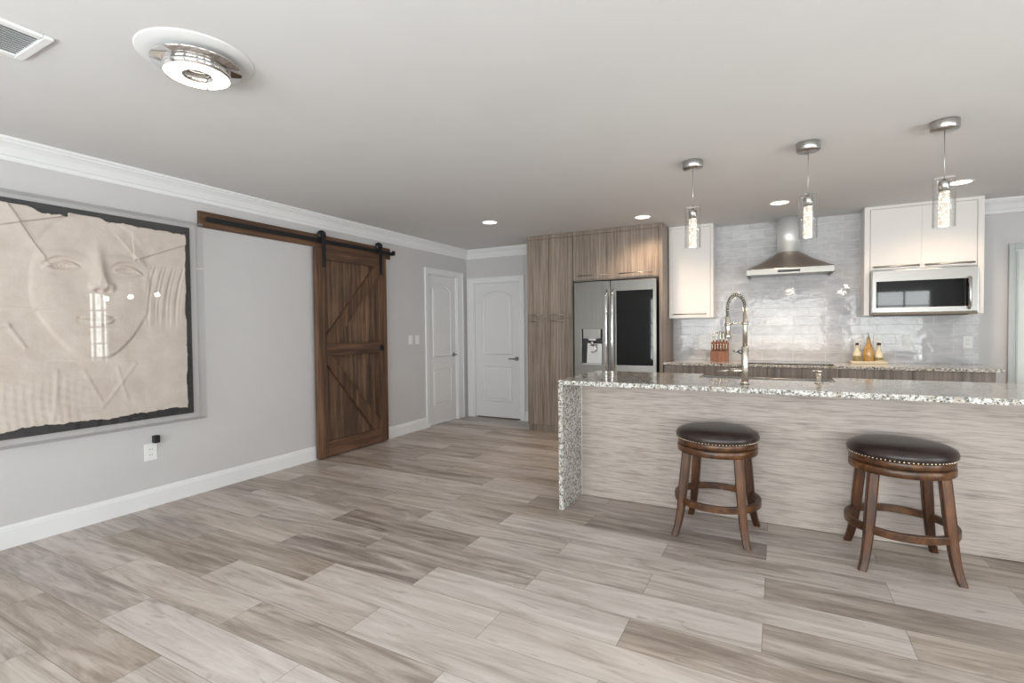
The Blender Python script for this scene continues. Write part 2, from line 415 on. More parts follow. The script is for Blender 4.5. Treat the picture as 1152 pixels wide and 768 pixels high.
# planks whose tone is plain to see: (row, length index) -> (tone, brownness)
PIN = {(2, -3): (0.1, 1.0), (2, -2): (0.8, 0.4), (4, -2): (-0.15, 0.1), (4, -1): (1.1, 0.1), (3, -3): (0.05, 1.0), (3, -2): (1.15, 0.2), (5, -2): (0.15, 0.2),
       (5, -1): (0.95, 0.1), (4, 0): (0.1, 0.7), (5, 0): (0.25, 0.4), (6, -2): (-0.35, 0.3), (9, -1): (-0.35, 0.3), (1, -2): (0.35, 0.5), (1, -1): (1.2, 0.0),
       (0, -2): (1.1, 0.0), (1, -3): (0.9, 0.5), (2, -1): (1.0, 0.1), (3, -1): (1.0, 0.2), (6, -1): (0.6, 0.1), (6, 0): (0.9, 0.1), (7, -1): (0.8, 0.0),
       (7, -2): (0.5, 0.2), (8, 0): (0.3, 0.2), (8, -1): (0.9, 0.0), (3, 0): (0.9, 0.2), (2, 0): (0.7, 0.4), (0, -1): (1.1, 0.1), (8, -2): (0.5, 0.7), (9, -2): (0.4, 0.9)}
for k in range(k0, k1+1):
    y0 = max(1.053+PW*k, YF-0.05); y1 = min(1.053+PW*(k+1), 6.35)
    if y1 <= y0: continue
    ph = -0.570 if k % 2 == 0 else -0.053
    j = int((XL-ph)/PL)-1
    while ph+PL*j < XR+0.05:
        x0 = max(ph+PL*j, XL-0.05); x1 = min(ph+PL*(j+1), XR+0.05)
        if x1 > x0:
            g = 0.0009
            q = bm.faces.new([bm.verts.new(p) for p in ((x0+g, y0+g, 0), (x1-g, y0+g, 0), (x1-g, y1-g, 0), (x0+g, y1-g, 0))])
            rt, rs, rh = random.random(), random.random(), random.random()**1.3
            if (k, j) in PIN: rt, rh = PIN[(k, j)]
            q[lay] = (rt, rs, rh, 1)
        j += 1
q = bm.faces.new([bm.verts.new(p) for p in ((XL-0.05, YF-0.05, -0.0015), (XR+0.05, YF-0.05, -0.0015), (XR+0.05, 6.4, -0.0015), (XL-0.05, 6.4, -0.0015))]); q.material_index = 1
box(bm, XL-0.05, XR+0.05, YF-0.05, 6.4, -0.08, -0.004, mat=1)
struct('floor', bm, ['floor', 'grout'])
bm = NB(); box(bm, XL-0.15, XR+0.15, YF-0.15, 6.45, ZC, ZC+0.12); struct('ceiling', bm, 'ceil')

def wall_open(bm, axis, t0, t1, a0, a1, holes, z1=ZC):
    """wall slab with rectangular holes (lo, hi, zlo, zhi) along its run"""
    B = (lambda a, b, c, d: box(bm, t0, t1, a, b, c, d)) if axis == 0 else (lambda a, b, c, d: box(bm, a, b, t0, t1, c, d))
    cur = a0
    for lo, hi, zl, zh in sorted(holes):
        if lo > cur: B(cur, lo, 0, z1)
        if zl > 0: B(lo, hi, 0, zl)
        if zh < z1: B(lo, hi, zh, z1)
        cur = hi
    if cur < a1: B(cur, a1, 0, z1)
D1 = (5.275, 5.945)      # door in the left wall (y)
D2 = (-3.945, -3.175)    # door in the far wall (x)
bm = NB(); wall_open(bm, 0, XL-0.12, XL, YF, 6.42, [(D1[0], D1[1], 0, 2.035)]); struct('wall_left', bm, 'wall')
bm = NB()
wall_open(bm, 1, YD, YD+0.12, XL, -2.60, [(D2[0], D2[1], 0, 1.965)])
box(bm, -2.60, XR, YB, YB+0.12, 0, ZC); box(bm, -2.60, -2.5, YD+0.0, YB+0.12, 0, ZC)
struct('wall_back', bm, 'wall')
bm = NB(); wall_open(bm, 0, XR, XR+0.12, YF, YB, [(a, b, 0.4, 2.1) for a, b in SIDE_WIN]); struct('wall_right', bm, 'wall')
bm = NB(); wall_open(bm, 1, YF-0.12, YF, XL, XR, [(a, b, 0.4, 2.1) for a, b in REAR_WIN]); struct('wall_front', bm, 'wall')
# windows (behind the camera and to its right)
wi = 1
for axis, wins in ((1, REAR_WIN), (0, SIDE_WIN)):
    for a, b in wins:
        bm = NB()
        def bb(m_, lo, hi, t0, t1, z0, z1):
            if axis == 1: box(m_, lo, hi, YF-t1, YF-t0, z0, z1)
            else: box(m_, XR+t0, XR+t1, lo, hi, z0, z1)
        bb(bm, a, a+0.06, -0.015, 0.06, 0.4, 2.1); bb(bm, b-0.06, b, -0.015, 0.06, 0.4, 2.1)
        bb(bm, a+0.06, b-0.06, -0.015, 0.06, 0.4, 0.46); bb(bm, a+0.06, b-0.06, -0.015, 0.06, 2.04, 2.1)
        for i in range(1, 3): x = a+(b-a)*i/3; bb(bm, x-0.015, x+0.015, 0.0, 0.035, 0.46, 2.04)
        for i in range(1, 5): z = 0.46+1.58*i/5; bb(bm, a+0.06, b-0.06, 0.0, 0.035, z-0.013, z+0.013)
        w = struct('window_%d' % wi, bm, 'white'); wi += 1
        bm = NB(); bb(bm, a+0.05, b-0.05, 0.04, 0.044, 0.45, 2.05); obj('pane', bm, 'pane', w)

# crown moulding profile: (distance from wall, z)
CR = [(0, 2.315), (0.012, 2.315), (0.016, 2.330), (0.016, 2.340), (0.024, 2.346), (0.030, 2.360), (0.044, 2.385), (0.064, 2.404), (0.074, 2.410), (0.074, 2.420), (0.086, 2.426), (0.090, 2.440), (0, 2.440)]
def crown(name, axis, wall, sgn, a, b):
    bm = NB(); prism(bm, [((wall+sgn*d), z) for d, z in CR], axis, a, b); return struct(name, bm, 'white')
bm = NB(); prism(bm, [(XL+d, z) for d, z in CR], 1, YF, YD-0.02); struct('trim_1', bm, 'white')
bm = NB(); prism(bm, [(YD-d, z) for d, z in CR], 0, XL, -2.79); struct('trim_2', bm, 'white')
bm = NB(); prism(bm, [(YB-d, z) for d, z in CR], 0, 1.66, XR); struct('trim_3', bm, 'white')
BS = [(0, 0), (0.016, 0), (0.016, 0.105), (0.012, 0.113), (0.012, 0.120), (0.007, 0.134), (0, 0.136)]
bm = NB(); prism(bm, [(XL+d, z) for d, z in BS], 1, YF, D1[0]-0.075); struct('baseboard_left', bm, 'white')
bm = NB(); prism(bm, [(YD-d, z) for d, z in BS], 0, D2[1]+0.075, -2.79); struct('baseboard_back', bm, 'white')
bm = NB(); prism(bm, [(XR-d, z) for d, z in BS], 1, YF, YB); struct('baseboard_right', bm, 'white')
bm = NB(); prism(bm, [(YF+d, z) for d, z in BS], 0, XL, XR); struct('baseboard_front', bm, 'white')

# panelled doors
def arch_poly(a, b, z0, z1, rise):
    pts = [(a, z0), (b, z0), (b, z1-rise)]
    n = 12
    for i in range(1, n):
        t = i/n; x = b+(a-b)*t; pts.append((x, z1-rise+rise*math.sin(PI*t)**0.8))
    pts.append((a, z1-rise)); return pts
def shrink(pts, d):
    cx = (min(p[0] for p in pts)+max(p[0] for p in pts))/2; cz = (min(p[1] for p in pts)+max(p[1] for p in pts))/2
    hw = max(p[0] for p in pts)-cx; hz = max(p[1] for p in pts)-cz
    return [(cx+(p[0]-cx)*(hw-d)/hw, cz+(p[1]-cz)*(hz-d)/hz) for p in pts]
def door(name, axis, face, sgn, lo, hi, ztop, handle_at, lever_dir, lab, cl=0.07, ch=0.07):
    """axis 0: door lies in a wall of constant x; sgn = direction of the room"""
    def PT(a, z, t): return (face+sgn*t, a, z) if axis == 0 else (a, face+sgn*t, z)
    def BX(bm, a, b, t0, t1, z0, z1, bev=0):
        p, q = face+sgn*t0, face+sgn*t1; p, q = min(p, q), max(p, q)
        box(bm, p, q, a, b, z0, z1, bev) if axis == 0 else box(bm, a, b, p, q, z0, z1, bev)
    # casing with a stepped face
    cas = NB(); cw = 0.07
    for a, b in ((lo-cl, lo), (hi, hi+ch)):
        BX(cas, a, b, 0, 0.014, 0, ztop+cw, 0.003); oe = a if a < lo else b
        BX(cas, *((a, a+0.02) if a < lo else (b-0.02, b)), 0.012, 0.022, 0, ztop+cw, 0.003)
    BX(cas, lo, hi, 0, 0.014, ztop, ztop+cw, 0.003); BX(cas, lo-cl+0.02, hi+ch-0.02, 0.012, 0.022, ztop+cw-0.02, ztop+cw, 0.003)
    for a, b in ((lo, lo+0.012), (hi-0.012, hi)): BX(cas, a, b, -0.11, 0.0, 0, ztop)
    BX(cas, lo, hi, -0.11, 0.0, ztop-0.012, ztop)
    root = struct(name, cas, 'white', None, lab)
    sl = NB(); a, b = lo+0.014, hi-0.014; z0, z1 = 0.014, ztop-0.014; T = -0.022
    BX(sl, a, b, T-0.035, T, z0, z1, 0.002)
    def ridge(poly):
        tb = bmesh.new()
        outer, mid, inn = poly, shrink(poly, 0.012), shrink(poly, 0.026)
        inn2 = shrink(poly, 0.055)
        R = [[tb.verts.new(PT(p[0], p[1], T+h)) for p in pl] for pl, h in ((outer, 0.0), (mid, 0.010), (inn, -0.0008), (inn2, 0.006))]
        n = len(poly)
        for A, B in zip(R[:-1], R[1:]):
            for i in range(n): tb.faces.new([A[i], A[(i+1) % n], B[(i+1) % n], B[i]])
        tb.faces.new(R[-1]); bmesh.ops.recalc_face_normals(tb, faces=tb.faces); merge(sl, tb)
    m = 0.125*(b-a)/0.75
    ridge([(a+m, 0.24), (b-m, 0.24), (b-m, 0.76), (a+m, 0.76)])
    ridge(arch_poly(a+m, b-m, 0.92, z1-0.11, 0.075))
    s_ = obj('door_slab', sl, 'doorwhite', root)
    dk = NB(); BX(dk, lo+0.014, hi-0.014, -0.10, -0.062, 0, ztop-0.014); obj('dark_reveal', dk, 'dark', root)
    h = NB(); ax = Vector((sgn, 0, 0)) if axis == 0 else Vector((0, sgn, 0))
    zc = 0.93 if axis == 0 else 0.865
    c = Vector(PT(handle_at, zc, T)); al = Vector((0, lever_dir, 0)) if axis == 0 else Vector((lever_dir, 0, 0))
    tube(h, [c, c+ax*0.008], 0.030, 20); tube(h, [c+ax*0.008, c+ax*0.05], 0.011, 12)
    tube(h, [c+ax*0.048, c+ax*0.052+al*0.03, c+ax*0.050+al*0.11], [0.011, 0.010, 0.007], 12)
    obj('door_handle', h, 'lever', s_)
    return root
door('door_1', 0, XL, 1, D1[0], D1[1], 2.035, 5.885, -1, 'white two-panel door in the grey left wall beside the light switches', ch=0.145)
door('door_2', 1, YD, -1, D2[0], D2[1], 1.965, -3.245, -1, 'white two-panel door in the far wall next to the tall wood cabinet', cl=0.10)
# glass door at the right of the kitchen wall
bm = NB()
box(bm, 1.885, 1.925, YB-0.035, YB, 0, 2.02, 0.003); box(bm, 1.925, 3.3, YB-0.035, YB, 1.97, 2.02, 0.003); box(bm, 3.3, 3.34, YB-0.035, YB, 0, 2.02, 0.003)
dr = struct('door_3', bm, 'alu')
bm = NB(); box(bm, 1.925, 3.3, YB-0.012, YB, 0.01, 1.97); obj('door_panel', bm, 'backlit', dr)
bm = NB(); box(bm, 1.94, 1.955, YB-0.02, YB-0.012, 0.03, 1.95, 0.002); obj('panel_frame', bm, 'alu', dr)

# ================================================================== KITCHEN
CT = 0.90            # back counter height
# tile backsplash
bm = NB(); box(bm, -1.10, 1.685, YB-0.010, YB, CT, ZC)
tag(obj('tile_backsplash', bm, 'tile', origin=(0, 0, CT)), 'glossy pale grey subway tile covering the kitchen wall behind hood and counter', 'backsplash')

# --- tall pantry cabinet
FY = 5.63
def bar_handle(parent, x0, x1, y, z, r_=0.0055, off=0.03, mat='handle', name='handle'):
    h = NB(); tube(h, [(x0, y-off, z), (x1, y-off, z)], r_, 12)
    for x in (x0+0.03, x1-0.03): tube(h, [(x, y+0.0005, z), (x, y-off, z)], r_*0.8, 8)
    return obj(name, h, mat, parent)
t = thing('pantry_cabinet', 'tall four-door taupe wood-grain pantry cabinet left of the refrigerator', 'cabinet', (-2.475, 5.94, 0))
bm = NB(); box(bm, -2.784, -2.170, FY+0.021, YB-0.003, 0.085, ZC-0.002); box(bm, -2.784, -2.170, FY+0.001, FY+0.021, ZC-0.05, ZC-0.002); obj('body', bm, 'tanwood', t)
bm = NB(); box(bm, -2.784, -2.170, FY+0.03, FY+0.05, 0.0, 0.085); box(bm, -2.784, -2.766, FY+0.05, YB-0.003, 0.0, 0.085); obj('plinth', bm, 'tanwood', t)
for x0, x1, hx0, hx1 in ((-2.783, -2.482, -2.735, -2.56), (-2.479, -2.171, -2.435, -2.27)):
    for z0, z1, hz in ((0.088, 1.408, 1.378), (1.412, ZC-0.053, 1.452)):
        bm = NB(); box(bm, x0, x1, FY, FY+0.02, z0, z1, 0.0015); d = obj('door', bm, 'tanwood', t)
        bar_handle(d, hx0, hx1, FY, hz)
# --- over-fridge cabinet and end panel
t = thing('fridge_overhead_cabinet', 'two-door taupe wood cabinet above the refrigerator, lit warm on its right door', 'cabinet', (-1.65, 5.94, 1.85))
bm = NB(); box(bm, -2.165, -1.160, FY+0.021, YB-0.003, 1.845, ZC-0.002); box(bm, -2.165, -1.160, FY+0.001, FY+0.021, ZC-0.05, ZC-0.002); obj('body', bm, 'tanwood', t)
for x0, x1 in ((-2.163, -1.664), (-1.661, -1.162)):
    bm = NB(); box(bm, x0, x1, FY, FY+0.02, 1.855, ZC-0.053, 0.0015); d = obj('door', bm, 'tanwood', t)
    bar_handle(d, x0+0.06, x1-0.06, FY, 1.905)
bm = NB(); box(bm, -1.156, -1.118, FY-0.005, YB-0.003, 0.0, ZC-0.002, 0.0015)
tag(obj('fridge_end_panel', bm, 'tanwood', origin=(-1.137, 5.94, 0)), 'full-height taupe wood panel closing the right side of the refrigerator', 'panel')

# --- refrigerator
FF = 5.555
t = thing('refrigerator', 'stainless steel french-door refrigerator with dark glass window in right door', 'refrigerator', (-1.66, 5.92, 0))
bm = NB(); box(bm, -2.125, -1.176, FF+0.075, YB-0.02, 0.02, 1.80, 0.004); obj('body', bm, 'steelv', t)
L0, L1, R0, R1 = -2.128, -1.690, -1.684, -1.171
DB, DT = 0.70, 1.825
# left door with dispenser recess
dx0, dx1, dz0, dz1 = -2.035, -1.785, 0.86, 1.275
bm = NB()
box(bm, L0, dx0, FF, FF+0.07, DB, DT, 0.004); box(bm, dx1, L1, FF, FF+0.07, DB, DT, 0.004)
box(bm, dx0-0.006, dx1+0.006, FF, FF+0.07, dz1, DT, 0.0); box(bm, dx0-0.006, dx1+0.006, FF, FF+0.07, DB, dz0, 0.0)
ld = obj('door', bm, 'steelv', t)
bm = NB(); box(bm, dx0, dx1, FF+0.05, FF+0.068, dz0, dz1); obj('dispenser_recess', bm, 'black', ld)
bm = NB(); box(bm, dx0+0.02, dx1-0.02, FF-0.004, FF+0.05, 1.165, dz1, 0.003); obj('dispenser_head', bm, 'steelx', ld)
bm = NB(); box(bm, -1.955, -1.865, FF+0.005, FF+0.045, 1.140, 1.166, 0.003); tube(bm, [(-1.91, FF+0.02, 1.14), (-1.91, FF+0.02, 1.075)], 0.018, 14); obj('dispenser_nozzle', bm, 'satin', ld)
bm = NB(); prism(bm, [(-1.985, 0.875), (-1.80, 0.875), (-1.80, 1.10), (-1.975, 1.11)], 1, FF+0.034, FF+0.049)
obj('dispenser_backplate', bm, 'satin', ld)
bm = NB(); tube(bm, [(-1.868, FF+0.01, 1.10), (-1.868, FF+0.01, 1.02), (-1.89, FF+0.012, 1.005), (-1.92, FF+0.012, 1.005)], 0.007, 8); obj('ice_lever', bm, 'chrome', ld)
bm = NB(); box(bm, dx0+0.004, dx1-0.004, FF-0.002, FF+0.05, dz0, dz0+0.014, 0.002); obj('drip_tray', bm, 'satin', ld)
# right door with window
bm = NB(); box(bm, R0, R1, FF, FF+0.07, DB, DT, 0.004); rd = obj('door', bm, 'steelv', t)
bm = NB(); box(bm, -1.618, -1.206, FF-0.003, FF+0.004, 0.862, 1.705, 0.002); obj('door_glass', bm, 'blackglass', rd, 'dark reflective glass')
for dd, hx in ((ld, -1.722), (rd, -1.652)):
    h = NB(); n = 14
    pts = [(hx, FF-0.006-0.052*math.sin(PI*min(1, max(0, i/n)))**0.35, 0.78+0.94*i/n) for i in range(n+1)]
    for i in range(n): bar(h, pts[i], pts[i+1], 0.028, 0.016, (0, -1, 0.0) if 0 < i < n-1 else (0, -1, 0.01), bev=0)
    tube(h, pts, 0.0125, 10)
    obj('door_handle', h, 'chrome', dd)
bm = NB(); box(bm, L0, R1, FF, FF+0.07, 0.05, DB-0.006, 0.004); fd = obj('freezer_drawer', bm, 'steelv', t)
h = NB(); tube(h, [(-2.04, FF-0.05, 0.63), (-1.28, FF-0.05, 0.63)], 0.013, 12)
for x in (-2.0, -1.32): tube(h, [(x, FF+0.001, 0.63), (x, FF-0.05, 0.63)], 0.01, 8)
obj('drawer_handle', h, 'chrome', fd)
for a in (L0, R1-0.07): bm = NB(); box(bm, a, a+0.07, FF+0.075, FF+0.15, 1.8005, 1.83, 0.003); obj('hinge_cover', bm, 'satin', t)

# --- white wall cabinets
t = thing('wall_cabinet', 'white single-door wall cabinet between refrigerator panel and range hood', 'cabinet', (-0.88, 6.1, 1.385))
bm = NB(); box(bm, -1.112, -0.632, 5.972, YB-0.012, 1.39, ZC-0.002); box(bm, -0.660, -0.632, 5.952, 5.972, 1.39, ZC-0.002, 0.001); box(bm, -1.112, -0.662, 5.952, 5.972, ZC-0.03, ZC-0.002); obj('body', bm, 'cabwhite', t)
bm = NB(); box(bm, -1.110, -0.663, 5.95, 5.971, 1.385, ZC-0.033, 0.002); d = obj('door', bm, 'cabwhite', t)
bar_handle(d, -1.06, -0.70, 5.95, 1.432, 0.006, 0.028)
t = thing('microwave_cabinet', 'white two-door wall cabinet with side panels around the microwave', 'cabinet', (1.196, 6.1, 1.38))
bm = NB()
box(bm, 0.752, 0.797, 5.968, YB-0.012, 1.38, ZC-0.002, 0.0015); box(bm, 1.594, 1.640, 5.968, YB-0.012, 1.38, ZC-0.002, 0.0015)
box(bm, 0.797, 1.594, 5.99, YB-0.012, 1.81, ZC-0.002); box(bm, 0.797, 1.594, 5.97, 5.99, ZC-0.03, ZC-0.002)
obj('body', bm, 'cabwhite', t)
for x0, x1 in ((0.800, 1.1946), (1.1954, 1.591)):
    bm = NB(); box(bm, x0, x1, 5.969, 5.989, 1.816, ZC-0.033, 0.002); d = obj('door', bm, 'cabwhite', t)
    bar_handle(d, x0+0.02, x1-0.02, 5.969, 1.846, 0.009, 0.03, 'satin')
# --- microwave
MY = 5.88
t = thing('microwave', 'stainless steel over-the-range microwave with dark window under white cabinet', 'microwave', (1.196, 6.05, 1.375))
bm = NB(); box(bm, 0.80, 1.591, MY+0.03, YB-0.012, 1.385, 1.806, 0.003); obj('body', bm, 'satin', t)
bm = NB(); x0, x1, z0, z1 = 0.804, 1.575, 1.405, 1.80; wx0, wx1, wz0, wz1 = 0.838, 1.535, 1.448, 1.700
box(bm, x0, wx0, MY, MY+0.029, z0, z1, 0.003); box(bm, wx1, x1, MY, MY+0.029, z0, z1, 0.003)
box(bm, wx0-0.004, wx1+0.004, MY+0.0005, MY+0.029, z0, wz0); box(bm, wx0-0.004, wx1+0.004, MY+0.0005, MY+0.029, wz1, z1)
d = obj('door', bm, 'steelx', t)
bm = NB(); box(bm, wx0, wx1, MY+0.004, MY+0.02, wz0, wz1); obj('window', bm, 'blackglass', d, 'dark glass window')
h = NB(); pts = [(1.515, MY-0.008-0.035*math.sin(PI*i/10)**0.5, 1.425+0.285*i/10) for i in range(11)]; tube(h, pts, 0.012, 12); obj('handle', h, 'chrome', d)
bm = NB(); box(bm, 0.804, 1.575, MY-0.002, MY+0.03, 1.378, 1.403, 0.003); obj('bottom_grille', bm, 'grille', t)
bm = NB(); box(bm, 0.85, 1.53, MY+0.06, YB-0.1, 1.372, 1.385); obj('underside', bm, 'black', t)

# --- range hood
t = thing('range_hood', 'stainless steel chimney range hood on tiled wall above cooktop', 'range hood', (0.10, 6.0, 1.815))
hx0, hx1, hy0, hy1 = -0.290, 0.490, 5.765, YB-0.011
bm = NB()
box(bm, hx0, hx1, hy0, hy0+0.012, 1.815, 1.875, 0.002); box(bm, hx0, hx0+0.012, hy0+0.012, hy1, 1.815, 1.875); box(bm, hx1-0.012, hx1, hy0+0.012, hy1, 1.815, 1.875)
box(bm, hx0+0.012, hx1-0.012, hy0+0.012, hy1, 1.835, 1.85)
rim = obj('rim', bm, 'steelx', t)
bm = NB(); tb = bmesh.new(); cx, cy, rr = 0.100, 6.135, 0.108; n = 64; rings = []
for lv in range(9):
    s_ = lv/8; ring = []
    for i in range(n):
        a = 2*PI*i/n; c_, sn = math.cos(a), math.sin(a)
        m_ = max(abs(c_), abs(sn)); sq = (c_/m_, sn/m_)
        px = (hx0+hx1)/2+sq[0]*(hx1-hx0)/2; py = (hy0+hy1)/2+sq[1]*(hy1-hy0)/2
        qx, qy = cx+rr*c_, cy+rr*sn
        e = s_**0.95
        ring.append(tb.verts.new((px+(qx-px)*e, min(hy1, py+(qy-py)*e), 1.875+0.20*s_**1.08)))
    rings.append(ring)
for A, B in zip(rings[:-1], rings[1:]):
    for i in range(n): q = tb.faces.new([A[i], A[(i+1) % n], B[(i+1) % n], B[i]]); q.smooth = True
bmesh.ops.recalc_face_normals(tb, faces=tb.faces); merge(bm, tb)
obj('canopy', bm, 'steelhood', t, 'brown-tinted brushed steel skirt')
bm = NB(); cyl(bm, (cx, cy), rr, 2.07, ZC-0.002, 48); obj('chimney', bm, 'steelc', t)
bm = NB(); box(bm, 0.0, 0.2, hy0-0.003, hy0, 1.832, 1.856, 0.001); obj('control_strip', bm, 'black', rim)
for x in (-0.09, 0.27):
    bm = NB(); cyl(bm, (x, 5.86), 0.03, 1.828, 1.8345, 20); obj('hood_lamp', bm, 'lampwarm', t)
    l = bpy.data.lights.new('hood_lamp_light', 'SPOT'); l.energy = 6; l.color = (1, 0.87, 0.72); l.spot_size = 2.0; l.spot_blend = 0.6; l.shadow_soft_size = 0.03
    o = bpy.data.objects.new('hood_lamp_light', l); COL.objects.link(o); o.location = (x, 5.86, 1.82)

# --- base cabinets and back counter
BX_ = [(-1.114, -0.692), (-0.690, 0.514), (0.516, 1.078), (1.080, 1.640)]
names = [('taupe base cabinet under the counter beside the refrigerator panel', 1), ('wide taupe base cabinet under the cooktop', 2),
         ('taupe base cabinet under the tray of oil bottles', 1), ('taupe base cabinet at the right end of the back counter', 1)]
for (x0, x1), (lb, nd) in zip(BX_, names):
    t = thing('base_cabinet', lb, 'cabinet', ((x0+x1)/2, 5.95, 0), 'base cabinets along the tiled wall')
    bm = NB(); box(bm, x0, x1, 5.681, YB-0.012, 0.09, CT-0.03); box(bm, x0, x1, 5.73, 5.75, 0, 0.09); obj('body', bm, 'basewood', t)
    for i in range(nd):
        a = x0+(x1-x0)*i/nd+0.001; b = x0+(x1-x0)*(i+1)/nd-0.001
        bm = NB(); box(bm, a, b, 5.66, 5.68, 0.715, CT-0.032, 0.0015); d = obj('drawer', bm, 'basewood', t); bar_handle(d, a+0.08, b-0.08, 5.66, 0.74)
        bm = NB(); box(bm, a, b, 5.66, 5.68, 0.095, 0.712, 0.0015); d = obj('door', bm, 'basewood', t); bar_handle(d, a+0.08, b-0.08, 5.66, 0.66)
bm = NB(); box(bm, -1.116, 1.694, FY, YB-0.011, CT-0.029, CT, 0.003)
tag(obj('back_countertop', bm, 'granite', origin=(0.29, 5.94, CT-0.029)), 'long speckled granite countertop along the tiled kitchen wall', 'countertop')
t = thing('cooktop', 'flat black glass cooktop on back counter under hood', 'cooktop', (0.10, 5.94, CT))
bm = NB(); box(bm, -0.28, 0.48, 5.68, 6.19, CT+0.0005, CT+0.009, 0.002); g = obj('glass_top', bm, 'cooktop', t)
for x, y, rr in ((-0.1, 5.83, 0.09), (0.3, 5.83, 0.075), (-0.1, 6.05, 0.07), (0.3, 6.05, 0.1)): bm = NB(); lathe(bm, [(rr-0.004, CT+0.0092), (rr-0.004, CT+0.0096), (rr, CT+0.0096), (rr, CT+0.0092)], (x, y, 0), 40); obj('burner_mark', bm, 'satin', g)

# --- knife block with knives
t = thing('knife_block', 'orange-brown wooden knife block on back counter left of the faucet', 'knife block', (-0.572, 6.02, CT))
bm = NB()
prism(bm, [(5.955, CT+0.001), (6.10, CT+0.001), (6.10, CT+0.20), (6.035, CT+0.215), (6.005, CT+0.115), (5.955, CT+0.115)], 0, -0.663, -0.482)
obj('block_body', bm, 'blockwood', t)
bm = NB()
for i in range(6): x = -0.645+0.029*i; box(bm, x-0.007, x+0.007, 5.966, 5.99, CT+0.1152, CT+0.117)
obj('slot', bm, 'dark', t)
def knife(x, y, z, L, w, first=None):
    k = thing('steak_knife', '', 'knife', (x, y, z))
    h = NB(); prof = [(0, 0.0), (w*0.8, 0.004), (w*0.75, L*0.3), (w, L*0.75), (w*1.05, L*0.93), (w*0.6, L), (0, L)]
    lathe(h, prof, (x, y, z), 12); bmesh.ops.scale(h, verts=h.verts, vec=(1.0, 1.5, 1), space=Matrix.Translation((-x, -y, -z)))
    obj('handle', h, 'nickel', k)
    b = NB(); box(b, x-0.001, x+0.001, y-0.009, y+0.009, z-0.09, z+0.002); obj('blade', b, 'satin', k)
    return k
kn = knife(-0.645, 5.978, CT+0.118, 0.082, 0.0085); kn['label'] = 'metal-handled steak knife in the front row of the knife block'; kn['group'] = 'steak knives in the knife block'
for i in range(1, 6):
    c = tree_copy(kn, (-0.645+0.029*i, 5.978, CT+0.118), 0, kn['label'], group=kn['group'])
kn = None
for i, (x, L) in enumerate(((-0.642, 0.10), (-0.605, 0.125), (-0.572, 0.13), (-0.538, 0.12), (-0.503, 0.105))):
    if kn is None:
        kn = knife(x, 6.066, CT+0.209, L, 0.011); kn.name = 'kitchen_knife'; kn['label'] = 'larger metal-handled kitchen knife in the raised back row of the knife block'; kn['group'] = 'kitchen knives in the knife block'
    else:
        tree_copy(kn, (x, 6.066, CT+0.209), 0, kn['label'], group=kn['group']).scale = (1, 1, L/0.10)

# --- tray with bottles
t = thing('bottle_tray', 'pale rectangular tray under the three oil bottles on back counter', 'tray', (0.80, 6.05, CT))
bm = NB(); box(bm, 0.655, 0.948, 5.99, 6.12, CT+0.001, CT+0.009, 0.002)
for a in ((0.655, 0.948, 5.99, 5.996), (0.655, 0.948, 6.114, 6.12), (0.655, 0.661, 5.996, 6.114), (0.942, 0.948, 5.996, 6.114)): box(bm, *a, CT+0.009, CT+0.028, 0.001)
obj('tray_body', bm, 'tray', t)
def bottle(name, x, y, prof, liquid, lb, stop, spout=False, label_band=None):
    t = thing(name, lb, 'bottle', (x, y, CT+0.0095), 'oil bottles on the tray')
    b = NB(); lathe(b, prof, (x, y, CT+0.0095), 28); obj('bottle_body', b, liquid, t)
    zt = CT+0.0095+prof[-1][1]
    s_ = NB(); lathe(s_, [(0, 0), (stop, 0), (stop*1.15, 0.008), (stop*1.1, 0.022), (0, 0.026)], (x, y, zt-0.001), 16)
    if spout: tube(s_, [(x, y, zt+0.02), (x, y, zt+0.05), (x-0.008, y-0.004, zt+0.065)], [0.005, 0.004, 0.003], 8)
    obj('stopper', s_, 'cork' if not spout else 'handle', t)
    if label_band:
        z0, z1, rr = label_band; q = NB(); lathe(q, [(rr, z0), (rr+0.0008, z0+0.001), (rr+0.0008, z1), (rr, z1+0.001)], (x, y, CT+0.0095), 28); obj('bottle_label', q, 'label', t)
small = [(0, 0), (0.034, 0.0), (0.037, 0.006), (0.037, 0.085), (0.032, 0.105), (0.017, 0.128), (0.014, 0.14), (0.014, 0.165), (0.017, 0.168), (0.017, 0.175), (0, 0.176)]
big = [(0, 0), (0.042, 0.0), (0.046, 0.008), (0.046, 0.10), (0.040, 0.14), (0.026, 0.175), (0.018, 0.20), (0.015, 0.225), (0.018, 0.23), (0.018, 0.238), (0, 0.239)]
bottle('cruet_bottle', 0.708, 6.055, small, 'cream', 'small cream cruet bottle at the left of the tray', 0.013, label_band=(0.02, 0.07, 0.0372))
bottle('oil_bottle', 0.802, 6.055, big, 'amber', 'tall amber oil bottle in the middle of the tray', 0.012, True)
bottle('vinegar_bottle', 0.886, 6.055, small, 'cream', 'small cream cruet bottle at the right of the tray', 0.015, label_band=(0.03, 0.055, 0.0372))

